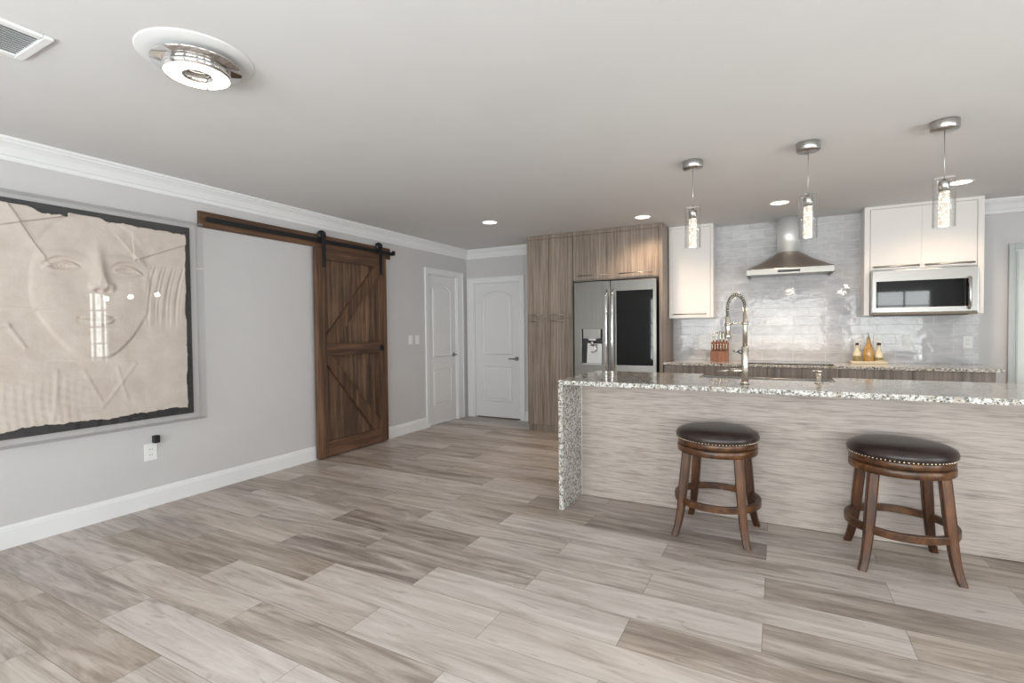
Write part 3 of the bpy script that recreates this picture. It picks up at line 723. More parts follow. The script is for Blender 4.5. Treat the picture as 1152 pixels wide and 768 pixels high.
# --- wall plates on the tile and walls
def plate(x, y, z, axis, label, kind='outlet', w=0.072, h=0.116, cat=None):
    t = thing('light_switch' if kind == 'switch' else 'wall_outlet', label, 'switch' if kind == 'switch' else 'outlet', (x, y, z))
    def B(bm, a0, a1, t0, t1, z0, z1, bev=0):
        if axis == 1: box(bm, x+a0, x+a1, y-t1, y-t0, z+z0, z+z1, bev)
        else: box(bm, x+t0, x+t1, y+a0, y+a1, z+z0, z+z1, bev)
    bm = NB(); B(bm, -w/2, w/2, 0, 0.006, -h/2, h/2, 0.002); obj('plate', bm, 'plastic', t)
    if kind == 'switch':
        bm = NB(); B(bm, -0.017, 0.017, 0.006, 0.010, -0.034, 0.034, 0.0015); obj('rocker', bm, 'plastic', t)
    elif kind == 'outlet':
        for s_ in (-1, 1):
            bm = NB(); B(bm, -0.017, 0.017, 0.006, 0.0085, s_*0.02-0.014, s_*0.02+0.014, 0.001); o = obj('socket', bm, 'plastic', t)
            q = NB()
            for dx in (-0.007, 0.007): B(q, dx-0.0012, dx+0.0012, 0.0085, 0.009, s_*0.02-0.005, s_*0.02+0.006)
            obj('slot', q, 'dark', o)
    return t
TY = YB-0.010
plate(-0.852, TY, 1.125, 1, 'white outlet on the tile between wall cabinet and knife block')
plate(0.755, TY, 1.095, 1, 'white outlet on the tile behind the left cruet bottle')
plate(0.905, TY, 1.125, 1, 'white outlet on the tile behind the right cruet bottle')
plate(1.142, TY, 1.120, 1, 'blank white switch plate on the tile below the microwave', 'switch')
plate(1.605, TY, 1.112, 1, 'pale outlet at the right edge of the tile')
plate(XL, 4.915, 1.162, 0, 'white light switch on the left wall, nearer the barn door', 'switch')
plate(XL, 5.045, 1.162, 0, 'white light switch on the left wall, nearer the white door', 'switch')
plate(XL, 1.955, 0.405, 0, 'white wall outlet low on the left wall below the framed relief', 'outlet', 0.085, 0.125)
t = thing('power_adapter', 'small black power adapter plugged in above the low outlet under the relief', 'adapter', (XL, 1.978, 0.47))
bm = NB(); box(bm, XL+0.0005, XL+0.04, 1.966, 2.004, 0.4685, 0.523, 0.003); obj('adapter_body', bm, 'black', t)
bm = NB(); box(bm, XL+0.04, XL+0.042, 1.974, 1.996, 0.485, 0.506, 0.0005); obj('adapter_face', bm, 'iron', t)

# ================================================================== ISLAND
IY0, IYP, IY1, IX0, IX1, IT = 3.236, 3.605, 4.12, -1.362, 1.60, 0.917
t = thing('kitchen_island', 'long greige wood-grain island base with horizontal grain under granite top', 'island', (0.12, 3.85, 0))
bm = NB(); box(bm, IX0+0.040, IX1-0.040, IYP, IYP+0.02, 0.004, IT-0.031); obj('front_panel', bm, 'islandwood', t)
for a in (IX0+0.034, IX1-0.040): bm = NB(); box(bm, a, a+0.006, IYP-0.002, IYP+0.02, 0.004, IT-0.031); obj('edge_strip', bm, 'trimmetal', t, 'thin pale metal edge strip')
bm = NB(); box(bm, IX0+0.045, -0.53, IYP+0.021, IY1-0.05, 0.1, IT-0.031); box(bm, 0.36, IX1-0.045, IYP+0.021, IY1-0.05, 0.1, IT-0.031); box(bm, -0.53, 0.36, IYP+0.021, IYP+0.06, 0.1, IT-0.031)
box(bm, IX0+0.045, IX1-0.045, IYP+0.03, IY1-0.1, 0.0, 0.1); box(bm, -0.53, 0.36, IYP+0.06, IY1-0.05, 0.1, 0.62); obj('cabinet_carcass', bm, 'basewood', t)
for i, (a, b) in enumerate(((IX0+0.05, -0.93), (-0.925, -0.535), (-0.525, 0.355), (0.365, 0.96), (0.965, IX1-0.05))):
    bm = NB(); box(bm, a, b, IY1-0.049, IY1-0.03, 0.105, 0.61 if i == 2 else IT-0.04, 0.0015); obj('door', bm, 'basewood', t)
# granite top, notched for the farmhouse sink, with waterfall ends
SX0, SX1, SY0 = -0.505, 0.335, 3.80
bm = NB()
prism(bm, [(IX0, IY0), (IX1, IY0), (IX1, IY1), (SX1, IY1), (SX1, SY0), (SX0, SY0), (SX0, IY1), (IX0, IY1)], 2, IT-0.030, IT)
box(bm, IX0, IX0+0.032, IY0, IY1, 0, IT-0.0299); box(bm, IX1-0.032, IX1, IY0, IY1, 0, IT-0.0299)
tag(obj('island_countertop', bm, 'granite', origin=(0.12, 3.68, 0)), 'speckled grey granite island top with waterfall end panel to the floor', 'countertop')
t = thing('kitchen_sink', 'stainless steel sink set in the back edge of the island top', 'sink', (-0.085, 3.97, 0.65))
bm = NB(); sx0, sx1, sy0, sy1, sz = SX0+0.002, SX1-0.002, SY0+0.002, IY1+0.01, 0.902
box(bm, sx0, sx1, sy0, sy0+0.012, 0.65, sz); box(bm, sx0, sx1, sy1-0.02, sy1, 0.65, sz, 0.003); box(bm, sx0, sx0+0.012, sy0+0.012, sy1-0.02, 0.65, sz); box(bm, sx1-0.012, sx1, sy0+0.012, sy1-0.02, 0.65, sz)
box(bm, sx0+0.012, sx1-0.012, sy0+0.012, sy1-0.02, 0.65, 0.662); obj('basin', bm, 'steelx', t)
bm = NB(); cyl(bm, (-0.085, 3.97), 0.045, 0.6622, 0.666, 24); obj('drain', bm, 'chrome', t)
# --- faucet
fx, fy = -0.182, 3.475
t = thing('kitchen_faucet', 'tall brushed nickel spring-neck faucet standing on the island top', 'faucet', (fx, fy, IT))
bm = NB(); cyl(bm, (fx, fy), 0.027, IT+0.0005, IT+0.012, 28, bev=0.003); cyl(bm, (fx, fy), 0.0205, IT+0.010, 1.155, 28, bev=0.002); obj('base', bm, 'nickel', t)
bm = NB(); cyl(bm, (fx, fy), 0.0135, 1.15, 1.40, 20); obj('riser', bm, 'nickel', t)
ar = 0.05
arc = [(fx-ar+ar*math.cos(a), fy, 1.40+0.085*math.sin(a)) for a in [PI*i/24 for i in range(25)]]
arc = arc + [(fx-2*ar, fy, 1.40-0.06*i/4) for i in range(1, 5)]
bm = NB(); tube(bm, [(fx, fy, 1.37)] + arc, 0.0075, 10); hose = obj('hose', bm, 'iron', t)
coil = []; full = [Vector((fx, fy, 1.37+0.03*i/6)) for i in range(6)] + [Vector(p) for p in arc]
NT_ = 26*10
cum = [0]
for a, b in zip(full[:-1], full[1:]): cum.append(cum[-1]+(b-a).length)
for i in range(NT_+1):
    s_ = cum[-1]*i/NT_; j = 0
    while j < len(cum)-2 and cum[j+1] < s_: j += 1
    p = full[j].lerp(full[j+1], (s_-cum[j])/(cum[j+1]-cum[j])); d = (full[j+1]-full[j]).normalized(); y_ = Vector((0, 1, 0)); n_ = d.cross(y_)
    a = 2*PI*26*i/NT_
    coil.append(p+(y_*math.cos(a)+n_*math.sin(a))*0.0118)
bm = NB(); tube(bm, coil, 0.0026, 5); obj('spring', bm, 'nickel', t)
bm = NB(); cyl(bm, (fx-2*ar, fy), 0.0145, 1.215, 1.345, 20, bev=0.003); cyl(bm, (fx-2*ar, fy), 0.018, 1.205, 1.235, 20, bev=0.003)
tube(bm, [(fx-2*ar+0.012, fy, 1.225), (fx-2*ar+0.045, fy, 1.228)], 0.005, 8); obj('spray_head', bm, 'nickel', t)
bm = NB(); tube(bm, [(fx, fy, 1.302), (fx-0.05, fy, 1.306), (fx-2*ar+0.01, fy, 1.296)], 0.005, 8); lathe(bm, [(0.015, -0.008), (0.019, -0.008), (0.019, 0.008), (0.015, 0.008)], (fx-2*ar, fy, 1.296), 20); lathe(bm, [(0.0136, -0.01), (0.018, -0.01), (0.018, 0.01), (0.0136, 0.01)], (fx, fy, 1.302), 20); obj('support_arm', bm, 'nickel', t)
bm = NB(); tube(bm, [(fx-0.018, fy, 1.120), (fx-0.035, fy, 1.120)], 0.014, 14); tube(bm, [(fx-0.035, fy, 1.12), (fx-0.068, fy-0.01, 1.127)], [0.008, 0.006], 10); obj('side_handle', bm, 'lever', t)
bm = NB(); tube(bm, [(fx-0.015, fy, 1.0), (fx-0.088, fy, 1.0)], 0.0135, 16); tube(bm, [(fx-0.085, fy, 1.0), (fx-0.165, fy, 0.993)], [0.006, 0.004], 10); obj('valve_lever', bm, 'nickel', t)
t = thing('soap_dispenser', 'short brass-toned soap dispenser pump on island top right of the faucet', 'dispenser', (0.232, 3.70, IT))
bm = NB(); lathe(bm, [(0, 0.0005), (0.024, 0.0005), (0.024, 0.006), (0.016, 0.010), (0.0135, 0.012), (0.0135, 0.070), (0, 0.070)], (0.232, 3.70, IT), 24); obj('pump_body', bm, 'nickel', t)
bm = NB(); lathe(bm, [(0, 0.070), (0.018, 0.070), (0.020, 0.075), (0.018, 0.083), (0, 0.085)], (0.232, 3.70, IT), 20); tube(bm, [(0.232, 3.70, IT+0.078), (0.205, 3.70, IT+0.078), (0.192, 3.70, IT+0.070)], 0.005, 8); obj('pump_head', bm, 'nickel', t)

# ================================================================== BAR STOOLS
def make_stool(loc, rz, label, group):
    t = thing('bar_stool', label, 'stool', (0, 0, 0), group)
    R = 0.232
    bm = NB(); lathe(bm, [(0, 0.585), (R+0.002, 0.585), (R+0.010, 0.598), (R+0.011, 0.612), (R+0.004, 0.630), (R-0.025, 0.645), (R-0.08, 0.656), (R-0.15, 0.660), (0, 0.661)], (0, 0, 0), 64); obj('cushion', bm, 'leather', t)
    nm = None
    for i in range(78):
        a = 2*PI*(i+0.5)/78
        if nm is None:
            b = NB(); lathe(b, [(0.0052, 0), (0.0045, 0.0022), (0.0025, 0.0036), (0, 0.004)], (0, 0, 0), 8, mtx=Matrix.Rotation(PI/2, 4, 'Y')); nm = obj('nailhead', b, 'brasspin', t); o = nm
        else:
            o = nm.copy(); COL.objects.link(o); o.parent = t
        o.location = ((R+0.0045)*math.cos(a), (R+0.0045)*math.sin(a), 0.590); o.rotation_euler = (0, 0, a)
    bm = NB(); lathe(bm, [(R-0.05, 0.552), (R-0.004, 0.552), (R, 0.556), (R, 0.580), (R-0.004, 0.586), (R-0.05, 0.586)], (0, 0, 0), 64); obj('seat_ring', bm, 'stoolring', t)
    bm = NB(); lathe(bm, [(0, 0.545), (R-0.014, 0.545), (R-0.014, 0.5525), (0, 0.5525)], (0, 0, 0), 40); obj('swivel_plate', bm, 'iron', t)
    bm = NB(); lathe(bm, [(R-0.05, 0.505), (R-0.002, 0.505), (R+0.002, 0.509), (R+0.002, 0.540), (R-0.002, 0.546), (R-0.05, 0.546)], (0, 0, 0), 64); obj('apron', bm, 'stoolring', t)
    prof = [(0.0, 0.290), (0.05, 0.272), (0.10, 0.259), (0.16, 0.249), (0.22, 0.241), (0.30, 0.232), (0.40, 0.221), (0.506, 0.209)]
    for q in range(4):
        a = PI/4+q*PI/2; bm = NB(); tb = bmesh.new(); rings = []
        for z, d in prof:
            w = 0.0185+0.0065*min(1, z/0.3); ct, st = math.cos(a), math.sin(a); cxx, cyy = d*ct, d*st
            ring = []
            # square section aligned with the seat's sides, with chamfered corners
            for sx, sy in ((-1, -.7), (-.7, -1), (.7, -1), (1, -.7), (1, .7), (.7, 1), (-.7, 1), (-1, .7)):
                ring.append(tb.verts.new((cxx+sx*w, cyy+sy*w, z)))
            rings.append(ring)
        for A, B in zip(rings[:-1], rings[1:]):
            for i in range(8): tb.faces.new([A[i], A[(i+1) % 8], B[(i+1) % 8], B[i]])
        tb.faces.new(rings[0]); tb.faces.new(rings[-1]); bmesh.ops.recalc_face_normals(tb, faces=tb.faces); merge(bm, tb)
        obj('leg', bm, 'stoolwood', t)
    for q in range(4):
        a0, a1 = PI/4+q*PI/2+0.06, PI/4+(q+1)*PI/2-0.06; n = 16; bm = NB(); tb = bmesh.new(); rings = []
        for i in range(n+1):
            a = a0+(a1-a0)*i/n
            rings.append([tb.verts.new((rr*math.cos(a), rr*math.sin(a), z)) for rr, z in ((0.226, 0.192), (0.250, 0.192), (0.252, 0.196), (0.252, 0.226), (0.250, 0.230), (0.226, 0.230))])
        for A, B in zip(rings[:-1], rings[1:]):
            for i in range(6): q_ = tb.faces.new([A[i], A[(i+1) % 6], B[(i+1) % 6], B[i]])
        tb.faces.new(rings[0]); tb.faces.new(rings[-1]); bmesh.ops.recalc_face_normals(tb, faces=tb.faces); merge(bm, tb)
        obj('footrest', bm, 'stoolring', t)
    t.location = loc; t.rotation_euler = (0, 0, rz)
    return t
G = 'round leather stools at the island'
st = make_stool((-0.335, 3.345, 0), -0.085, 'backless round leather-topped wooden stool nearer the granite waterfall end', G)
tree_copy(st, (0.586, 3.345, 0), 0.055, 'backless round leather-topped wooden stool farther right, nearer the camera', group=G)

# ================================================================== LEFT WALL
# --- barn door track
t = thing('barn_door_track', 'brown wooden header board with black steel rail above the barn door', 'door track', (XL, 3.43, 2.115))
bm = NB(); box(bm, XL+0.0005, XL+0.026, 2.330, 4.535, 2.118, 2.245, 0.002); obj('header_board', bm, 'barnrail', t)
bm = NB(); box(bm, XL+0.050, XL+0.057, 2.375, 4.555, 2.160, 2.200, 0.001); rl = obj('rail', bm, 'iron', t)
for i in range(6):
    y = 2.5+0.4*i; bm = NB(); tube(bm, [(XL+0.0265, y, 2.18), (XL+0.0495, y, 2.18)], 0.012, 12); tube(bm, [(XL+0.0575, y, 2.18), (XL+0.0625, y, 2.18)], 0.010, 6); obj('standoff_bolt', bm, 'iron', rl)
for y in (4.548,): bm = NB(); box(bm, XL+0.057, XL+0.085, y-0.02, y+0.01, 2.165, 2.215, 0.002); obj('end_stop', bm, 'iron', rl)
# --- barn door
BY0, BY1, BZ0, BZ1 = 3.414, 4.406, 0.014, 2.108
xb, xp, xf = XL+0.030, XL+0.042, XL+0.078
t = thing('barn_door', 'brown wooden barn door with diagonal braces standing against left wall', 'door', (XL+0.055, 3.91, 0.014))
n = 8
bm = NB()
pw = (BY1-BY0-0.02)/n
for i in range(n):
    y0 = BY0+0.01+pw*i; box(bm, xb, xp, y0+0.0015, y0+pw-0.0015, BZ0+0.01, BZ1-0.01, 0.002)
obj('plank_panel', bm, 'barnpanel', t)
sw = 0.118
for a, b in ((BY0, BY0+sw), (BY1-sw, BY1)): bm = NB(); box(bm, xb, xf, a, b, BZ0, BZ1, 0.002); obj('stile', bm, 'barnframe', t)
for z0, z1 in ((BZ0+0.0005, 0.165), (1.030, 1.155), (2.0, BZ1-0.0005)):
    bm = NB(); box(bm, xp+0.0005, xf-0.001, BY0+sw+0.0005, BY1-sw-0.0005, z0, z1, 0.002); obj('rail', bm, 'barnrail', t)
def brace(y0, z0, y1, z1, w):
    # clipped diagonal board between the stiles
    d = Vector((y1-y0, z1-z0)).normalized(); nn = Vector((-d.y, d.x))*w/2
    pts = [(y0, z0), (y0+nn.x*1.4, z0+nn.y*1.4), (y1-d.x*0.02+nn.x, z1-d.y*0.02+nn.y), (y1, z1), (y1-nn.x*1.4, z1-nn.y*1.4), (y0+d.x*0.02-nn.x, z0+d.y*0.02-nn.y)]
    bm = NB(); prism(bm, pts, 0, xp+0.0006, xf-0.003); obj('brace', bm, 'barnframe', t)
ya, yb = BY0+sw+0.002, BY1-sw-0.002
def brace2(pts):
    bm = NB(); prism(bm, pts, 0, xp+0.0006, xf-0.002); obj('brace', bm, 'barnframe', t)
brace2([(ya, 1.157), (ya+0.105, 1.157), (yb, 1.905), (yb, 1.998), (yb-0.060, 1.998), (ya, 1.235)])
brace2([(ya, 1.028), (ya, 0.945), (yb-0.105, 0.167), (yb, 0.167), (yb, 0.255), (ya+0.06, 1.028)])
# hangers and ring pull
for y in (BY0+0.095, BY1-0.09):
    bm = NB(); box(bm, xf+0.0005, xf+0.006, y-0.021, y+0.021, 1.915, 2.262, 0.001)
    tube(bm, [(xf+0.003, y, 2.235), (xf+0.0055, y, 2.262)], 0.021, 16)
    hg = obj('hanger', bm, 'iron', t)
    bm = NB(); lathe(bm, [(0, -0.012), (0.046, -0.012), (0.046, -0.006), (0.038, -0.003), (0.038, 0.003), (0.046, 0.006), (0.046, 0.012), (0, 0.012)], (XL+0.0535, y, 2.2385), 24, axis=0); obj('wheel', bm, 'iron', hg)
    bm = NB()
    for z in (1.945, 2.055, 2.235): lathe(bm, [(0, 0), (0.011, 0), (0.011, 0.004), (0.006, 0.007), (0, 0.007)], (xf+0.006, y, z), 8, axis=0)
    obj('bolt', bm, 'iron', hg)
bm = NB(); c = (xf, BY1-0.095, 1.085)
lathe(bm, [(0, 0), (0.036, 0), (0.036, 0.003), (0.030, 0.005), (0.028, 0.003), (0, 0.003)], c, 28, axis=0)
tube(bm, [(c[0]+0.012, c[1]+0.026*math.cos(a), c[2]-0.008+0.026*math.sin(a)) for a in [2*PI*i/24 for i in range(25)]], 0.0038, 8)
obj('ring_pull', bm, 'iron', t)

# --- framed cast relief in a clear box
AY0, AY1, AZ0, AZ1, AX = 0.80, 2.318, 0.606, 2.128, XL+0.098
t = thing('framed_relief', 'large cream cast-paper face relief on dark board in clear wall box', 'artwork', (XL, 1.56, AZ0))
bm = NB(); box(bm, XL+0.004, XL+0.022, AY0+0.05, AY1-0.06, AZ0+0.045, AZ1-0.035); obj('backing_board', bm, 'board', t)
bm = NB(); box(bm, XL+0.0005, XL+0.004, AY0+0.008, AY1-0.008, AZ0+0.008, AZ1-0.008); obj('mount_panel', bm, 'wall', t)
# relief height field
NY, NZ = 300, 300
ry0, ry1, rz0, rz1 = 0.88, 2.232, 0.685, 2.062
rng = np.random.RandomState(3)
Yg, Zg = np.meshgrid(np.linspace(ry0, ry1, NY), np.linspace(rz0, rz1, NZ), indexing='ij')
def gs(cy, cz, sy, sz, rot=0.0):
    dy, dz = Yg-cy, Zg-cz; c_, s_ = math.cos(rot), math.sin(rot)
    return np.exp(-((dy*c_+dz*s_)/sy)**2-((-dy*s_+dz*c_)/sz)**2)
def sst(x): x = np.clip(x, 0, 1); return x*x*(3-2*x)
def seg_ridge(y0, z0, y1, z1, w):
    d = np.array([y1-y0, z1-z0]); L2 = (d**2).sum(); tt = np.clip(((Yg-y0)*d[0]+(Zg-z0)*d[1])/L2, 0, 1)
    return np.exp(-(((Yg-y0-tt*d[0])**2+(Zg-z0-tt*d[1])**2)/w**2))
def plane_flap(y0, z0, y1, z1, side, depth, fall):
    d = np.array([y1-y0, z1-z0]); d = d/np.hypot(*d); dist = (Yg-y0)*(-d[1])+(Zg-z0)*d[0]; dist = dist*side
    return np.where(dist > 0, depth*np.exp(-dist/fall), 0)
Hh = np.zeros_like(Yg)
fe = ((Yg-1.635)/0.345)**2 + ((Zg-1.56)/0.49)**2
low = np.where(Zg < 1.45, 1+0.30*np.clip((1.45-Zg)/0.4, 0, 1), 1)
fe = ((Yg-1.635)*low/0.34)**2 + ((Zg-1.575)/0.485)**2
dome = np.clip(1-fe, 0, 1)*sst((2.0-Zg)/0.28)
Hh += 0.018*dome**0.7 + 0.010*sst((1-fe)*7)*sst((1.42-Zg)*6) + 0.003*sst((1-fe)*7)*sst((1.85-Zg)*8)
for ey, sg in ((1.455, 1), (1.825, -1)):
    dy = Yg-ey
    up = 1.738-4.2*dy**2+0.12*sg*dy; lo_ = 1.684+2.6*dy**2+0.05*sg*dy; crease = up+0.026
    win = np.exp(-(dy/0.085)**6)
    Hh += -0.020*gs(ey, 1.715, 0.115, 0.050)
    openm = sst((Zg-lo_)/0.008)*sst((up-Zg)/0.008)
    Hh += win*(0.019*np.exp(-((Zg-up)/0.009)**2) + 0.014*np.exp(-((Zg-lo_)/0.008)**2) - 0.007*np.exp(-((Zg-crease)/0.007)**2)*1.4 + 0.006*np.exp(-((Zg-crease-0.016)/0.014)**2))
    Hh += openm*win*(0.007-0.6*dy**2)
    iris = ((dy-0.006)**2+(Zg-1.710)**2)**0.5
    Hh += openm*(-0.006*np.exp(-((iris-0.019)/0.004)**2) - 0.009*np.exp(-(iris/0.008)**2))
    Hh += 0.011*np.exp(-((Zg-(1.795-2.0*dy**2+0.10*sg*dy))/0.022)**2)*np.exp(-(dy/0.12)**4)
    Hh += 0.010*gs(ey-0.01*sg, 1.56, 0.10, 0.075)
bridge = 0.020+0.0
Hh += 0.020*gs(1.650, 1.74, 0.034, 0.11) + 0.026*gs(1.662, 1.640, 0.034, 0.075) + 0.022*gs(1.668, 1.598, 0.038, 0.034)
Hh += 0.018*gs(1.616, 1.590, 0.022, 0.024) + 0.018*gs(1.718, 1.592, 0.020, 0.024)
Hh -= 0.022*gs(1.640, 1.566, 0.016, 0.008) + 0.022*gs(1.696, 1.568, 0.016, 0.008) + 0.008*gs(1.668, 1.555, 0.06, 0.010)
Hh += -0.006*gs(1.655, 1.50, 0.012, 0.035) + 0.004*gs(1.63, 1.50, 0.010, 0.035) + 0.004*gs(1.68, 1.50, 0.010, 0.035)
dm = Yg-1.635
mw_ = np.exp(-(dm/0.095)**6)
line = 1.372+0.9*dm**2
ul = 1.408-2.2*dm**2-0.010*np.exp(-(dm/0.012)**2); ll = 1.325+3.2*dm**2
Hh += mw_*(0.013*sst((Zg-line)/0.006)*sst((ul-Zg)/0.012) + 0.016*sst((line-Zg)/0.006)*sst((Zg-ll)/0.016) - 0.012*np.exp(-((Zg-line)/0.006)**2))
Hh -= 0.010*gs(1.635, 1.288, 0.075, 0.020) + 0.006*gs(1.54, 1.375, 0.016, 0.02) + 0.006*gs(1.735, 1.375, 0.016, 0.02)
Hh += 0.014*gs(1.635, 1.215, 0.085, 0.050)
out = sst((fe-1)*6)
# folded headscarf planes, hair and collar folds
Hh += out*(0.010*np.clip((Zg-1.85)/0.2, 0, 1))
Hh += plane_flap(0.88, 1.82, 1.48, 2.03, 1, 0.016, 0.10)*sst((1.55-Yg)*8)
Hh += plane_flap(1.28, 1.93, 1.55, 1.45, -1, 0.012, 0.08)*sst((1.42-Yg)*12+0.3)*(Zg > 1.42)
Hh += plane_flap(1.70, 2.03, 1.88, 1.80, 1, 0.014, 0.07)*sst((Yg-1.72)*12)*(Zg > 1.78)
Hh += plane_flap(1.88, 1.80, 2.10, 1.90, 1, 0.016, 0.09)*(Yg > 1.86)*(Zg > 1.76)
hair = sst((Yg-1.90)*14)*sst((Zg-1.28)*6)*sst((1.80-Zg)*10)
hp = Yg-0.45*(1.55-Zg)**2-0.16*Zg
Hh += hair*(0.006+0.0022*np.sin(hp*95)+0.0016*np.sin(hp*171+1.0)+0.0010*np.sin(hp*263+Zg*5))
for a_ in ((0.90, 1.44, 1.32, 1.43), (1.02, 1.30, 1.20, 1.33), (1.06, 1.28, 1.07, 1.16), (1.20, 1.33, 1.27, 1.20)): Hh += 0.006*seg_ridge(*a_, 0.012)
for a_ in ((1.42, 1.04, 1.40, 0.74), (1.56, 1.03, 1.66, 0.80), (1.75, 1.04, 1.80, 0.82), (1.86, 1.06, 1.66, 0.78)): Hh += 0.004*seg_ridge(*a_, 0.013)
lowm = sst((1.05-Zg)*7)
Hh += lowm*(0.0010*np.sin(Yg*150+2.5*np.sin(Zg*9))+0.0008*np.sin(Yg*60+Zg*120))*sst((1.55-Yg)*5+0.5)
for i in range(26):
    Hh += out*0.0016*rng.uniform(-1, 1)*gs(rng.uniform(ry0, ry1), rng.uniform(rz0, rz1), rng.uniform(.03, .15), rng.uniform(.015, .05), rng.uniform(-1.5, 1.5))
Hh += 0.0003*rng.randn(NY, NZ)
Hh = np.clip(0.010 + 1.05*Hh, 0.002, 0.068)
def edge(n_, amp, sd):
    rr = np.random.RandomState(sd); x = np.linspace(0, 1, n_); v = np.zeros(n_)
    for k_ in (2, 5, 11, 23, 47): v += rr.uniform(0.4, 1)*np.sin(2*PI*(k_*x+rr.rand()))/k_**0.55
    return amp*v
eL, eR = edge(NZ, 0.010, 1), edge(NZ, 0.009, 2); eB, eT = edge(NY, 0.009, 4), edge(NY, 0.011, 5)
yl = np.linspace(ry0, ry1, NY)
eT = eT + 0.008 - 0.030*sst((yl-1.62)*9)*1.0 + 0.035*np.exp(-((yl-1.60)/0.06)**2) - 0.03*sst((yl-1.28)*12)*(yl < 1.50)
eT = np.clip(eT, -0.08, 0.0)-0.004
inside = (Yg > ry0+0.02+eL[None, :]) & (Yg < ry1-0.018-eR[None, :]) & (Zg > rz0+0.015+eB[:, None]) & (Zg < rz1+eT[:, None])
bm = NB(); vid = {}
base = XL+0.0222
for i in range(NY):
    for j in range(NZ):
        if inside[i, j]: vid[i, j] = bm.verts.new((base+max(0.003, float(Hh[i, j])), float(Yg[i, j]), float(Zg[i, j])))
for i in range(NY-1):
    for j in range(NZ-1):
        if (i, j) in vid and (i+1, j) in vid and (i+1, j+1) in vid and (i, j+1) in vid:
            q = bm.faces.new([vid[i, j], vid[i+1, j], vid[i+1, j+1], vid[i, j+1]]); q.smooth = True
for v in [v for v in bm.verts if not v.link_faces]: bm.verts.remove(v)
be = [e for e in bm.edges if e.is_boundary]
ret = bmesh.ops.extrude_edge_only(bm, edges=be)
for v in ret['geom']:
    if isinstance(v, bmesh.types.BMVert): v.co.x = base
obj('paper_relief', bm, 'paper', t)
bm = NB(); th = 0.005
box(bm, AX-th, AX, AY0, AY1, AZ0, AZ1)
for a in ((AY0, AY1, AZ1-th, AZ1), (AY0, AY1, AZ0, AZ0+th), (AY0, AY0+th, AZ0+th, AZ1-th), (AY1-th, AY1, AZ0+th, AZ1-th)): box(bm, XL+0.0045, AX-th, *a)
obj('clear_box', bm, 'acrylic', t)

# ================================================================== CEILING FIXTURES
def ringed(name, prof, c, seg, mat, parent): b = NB(); lathe(b, prof, c, seg); return obj(name, b, mat, parent)
# recessed downlights
def downlight(x, y, lens, label, power, color, blend=0.8, size=2.5):
    t = thing('recessed_downlight', label, 'light', (x, y, ZC), 'recessed downlights in the ceiling')
    ringed('trim_ring', [(0.074, ZC-0.0005), (0.092, ZC-0.0005), (0.092, ZC-0.003), (0.086, ZC-0.005), (0.076, ZC-0.004), (0.074, ZC-0.0005)], (x, y, 0), 36, 'white', t)
    b = NB(); lathe(b, [(0, ZC-0.0022), (0.074, ZC-0.0022)], (x, y, 0), 30); obj('lens', b, lens, t)
    l = bpy.data.lights.new('downlight_beam', 'SPOT'); l.energy = power; l.color = color; l.spot_size = size; l.spot_blend = blend; l.shadow_soft_size = 0.05
    o = bpy.data.objects.new('downlight_beam', l); COL.objects.link(o); o.location = (x, y, ZC-0.012)
WC = (1.0, 0.74, 0.50)
downlight(-2.751, 4.67, 'lampwhite', 'recessed ceiling downlight in front of the white doors', 14, (1, 0.95, 0.88))
downlight(-1.247, 5.265, 'lampwarm', 'recessed warm downlight just in front of the refrigerator cabinet', 60, WC)
downlight(0.014, 5.328, 'lampwarm', 'recessed warm downlight in front of the range hood', 56, WC)
downlight(1.310, 5.331, 'lampwarm', 'recessed warm downlight in front of the microwave', 52, WC)
# pendants
def pendant():
    t = thing('pendant_light', '', 'light', (0, 0, 0), 'glass pendants over the island')
    b = NB(); lathe(b, [(0, ZC-0.0005), (0.066, ZC-0.0005), (0.068, ZC-0.004), (0.068, ZC-0.048), (0.064, ZC-0.052), (0, ZC-0.052)], (0, 0, 0), 40); obj('canopy', b, 'satin', t)
    b = NB(); tube(b, [(0, 0, ZC-0.052), (0, 0, 2.10)], 0.0022, 6); obj('cable', b, 'satin', t)
    b = NB(); lathe(b, [(0, 2.112), (0.008, 2.112), (0.010, 2.102), (0.024, 2.100), (0.026, 2.096), (0.026, 2.040), (0, 2.040)], (0, 0, 0), 28); obj('lamp_cap', b, 'satin', t)
    b = NB(); lathe(b, [(0, 2.0395), (0.025, 2.0395), (0.025, 1.846), (0.022, 1.842), (0, 1.842)], (0, 0, 0), 28); obj('bubble_core', b, 'bubble', t, 'lit bubble-filled crystal core')
    b = NB(); lathe(b, [(0.0105, 2.118), (0.05, 2.118), (0.052, 2.116), (0.052, 1.838), (0.0495, 1.838), (0.0495, 2.1155), (0.0105, 2.1155)], (0, 0, 0), 40); obj('glass_shade', b, 'lampglass', t)
    return t
pd = pendant(); PY = 3.70; plist = [(-0.527, 'left'), (0.169, 'mid'), (0.840, 'right')]
PLAB = ['glass pendant hanging in front of the white cabinet, leftmost of the three', 'glass pendant hanging beside the hood chimney, middle of the three', 'glass pendant hanging in front of the microwave cabinet, rightmost of the three']
pd.location = (plist[0][0], PY, 0); pd['label'] = PLAB[0]
for (x, _), lb in list(zip(plist, PLAB))[1:]: tree_copy(pd, (x, PY, 0), 0, lb, group=pd['group'])
for x, _ in plist:
    l = bpy.data.lights.new('pendant_glow', 'POINT'); l.energy = 3.0; l.specular_factor = 0.15; l.color = (1, 0.85, 0.66); l.shadow_soft_size = 0.03
    o = bpy.data.objects.new('pendant_glow', l); COL.objects.link(o); o.location = (x, PY, 1.80)
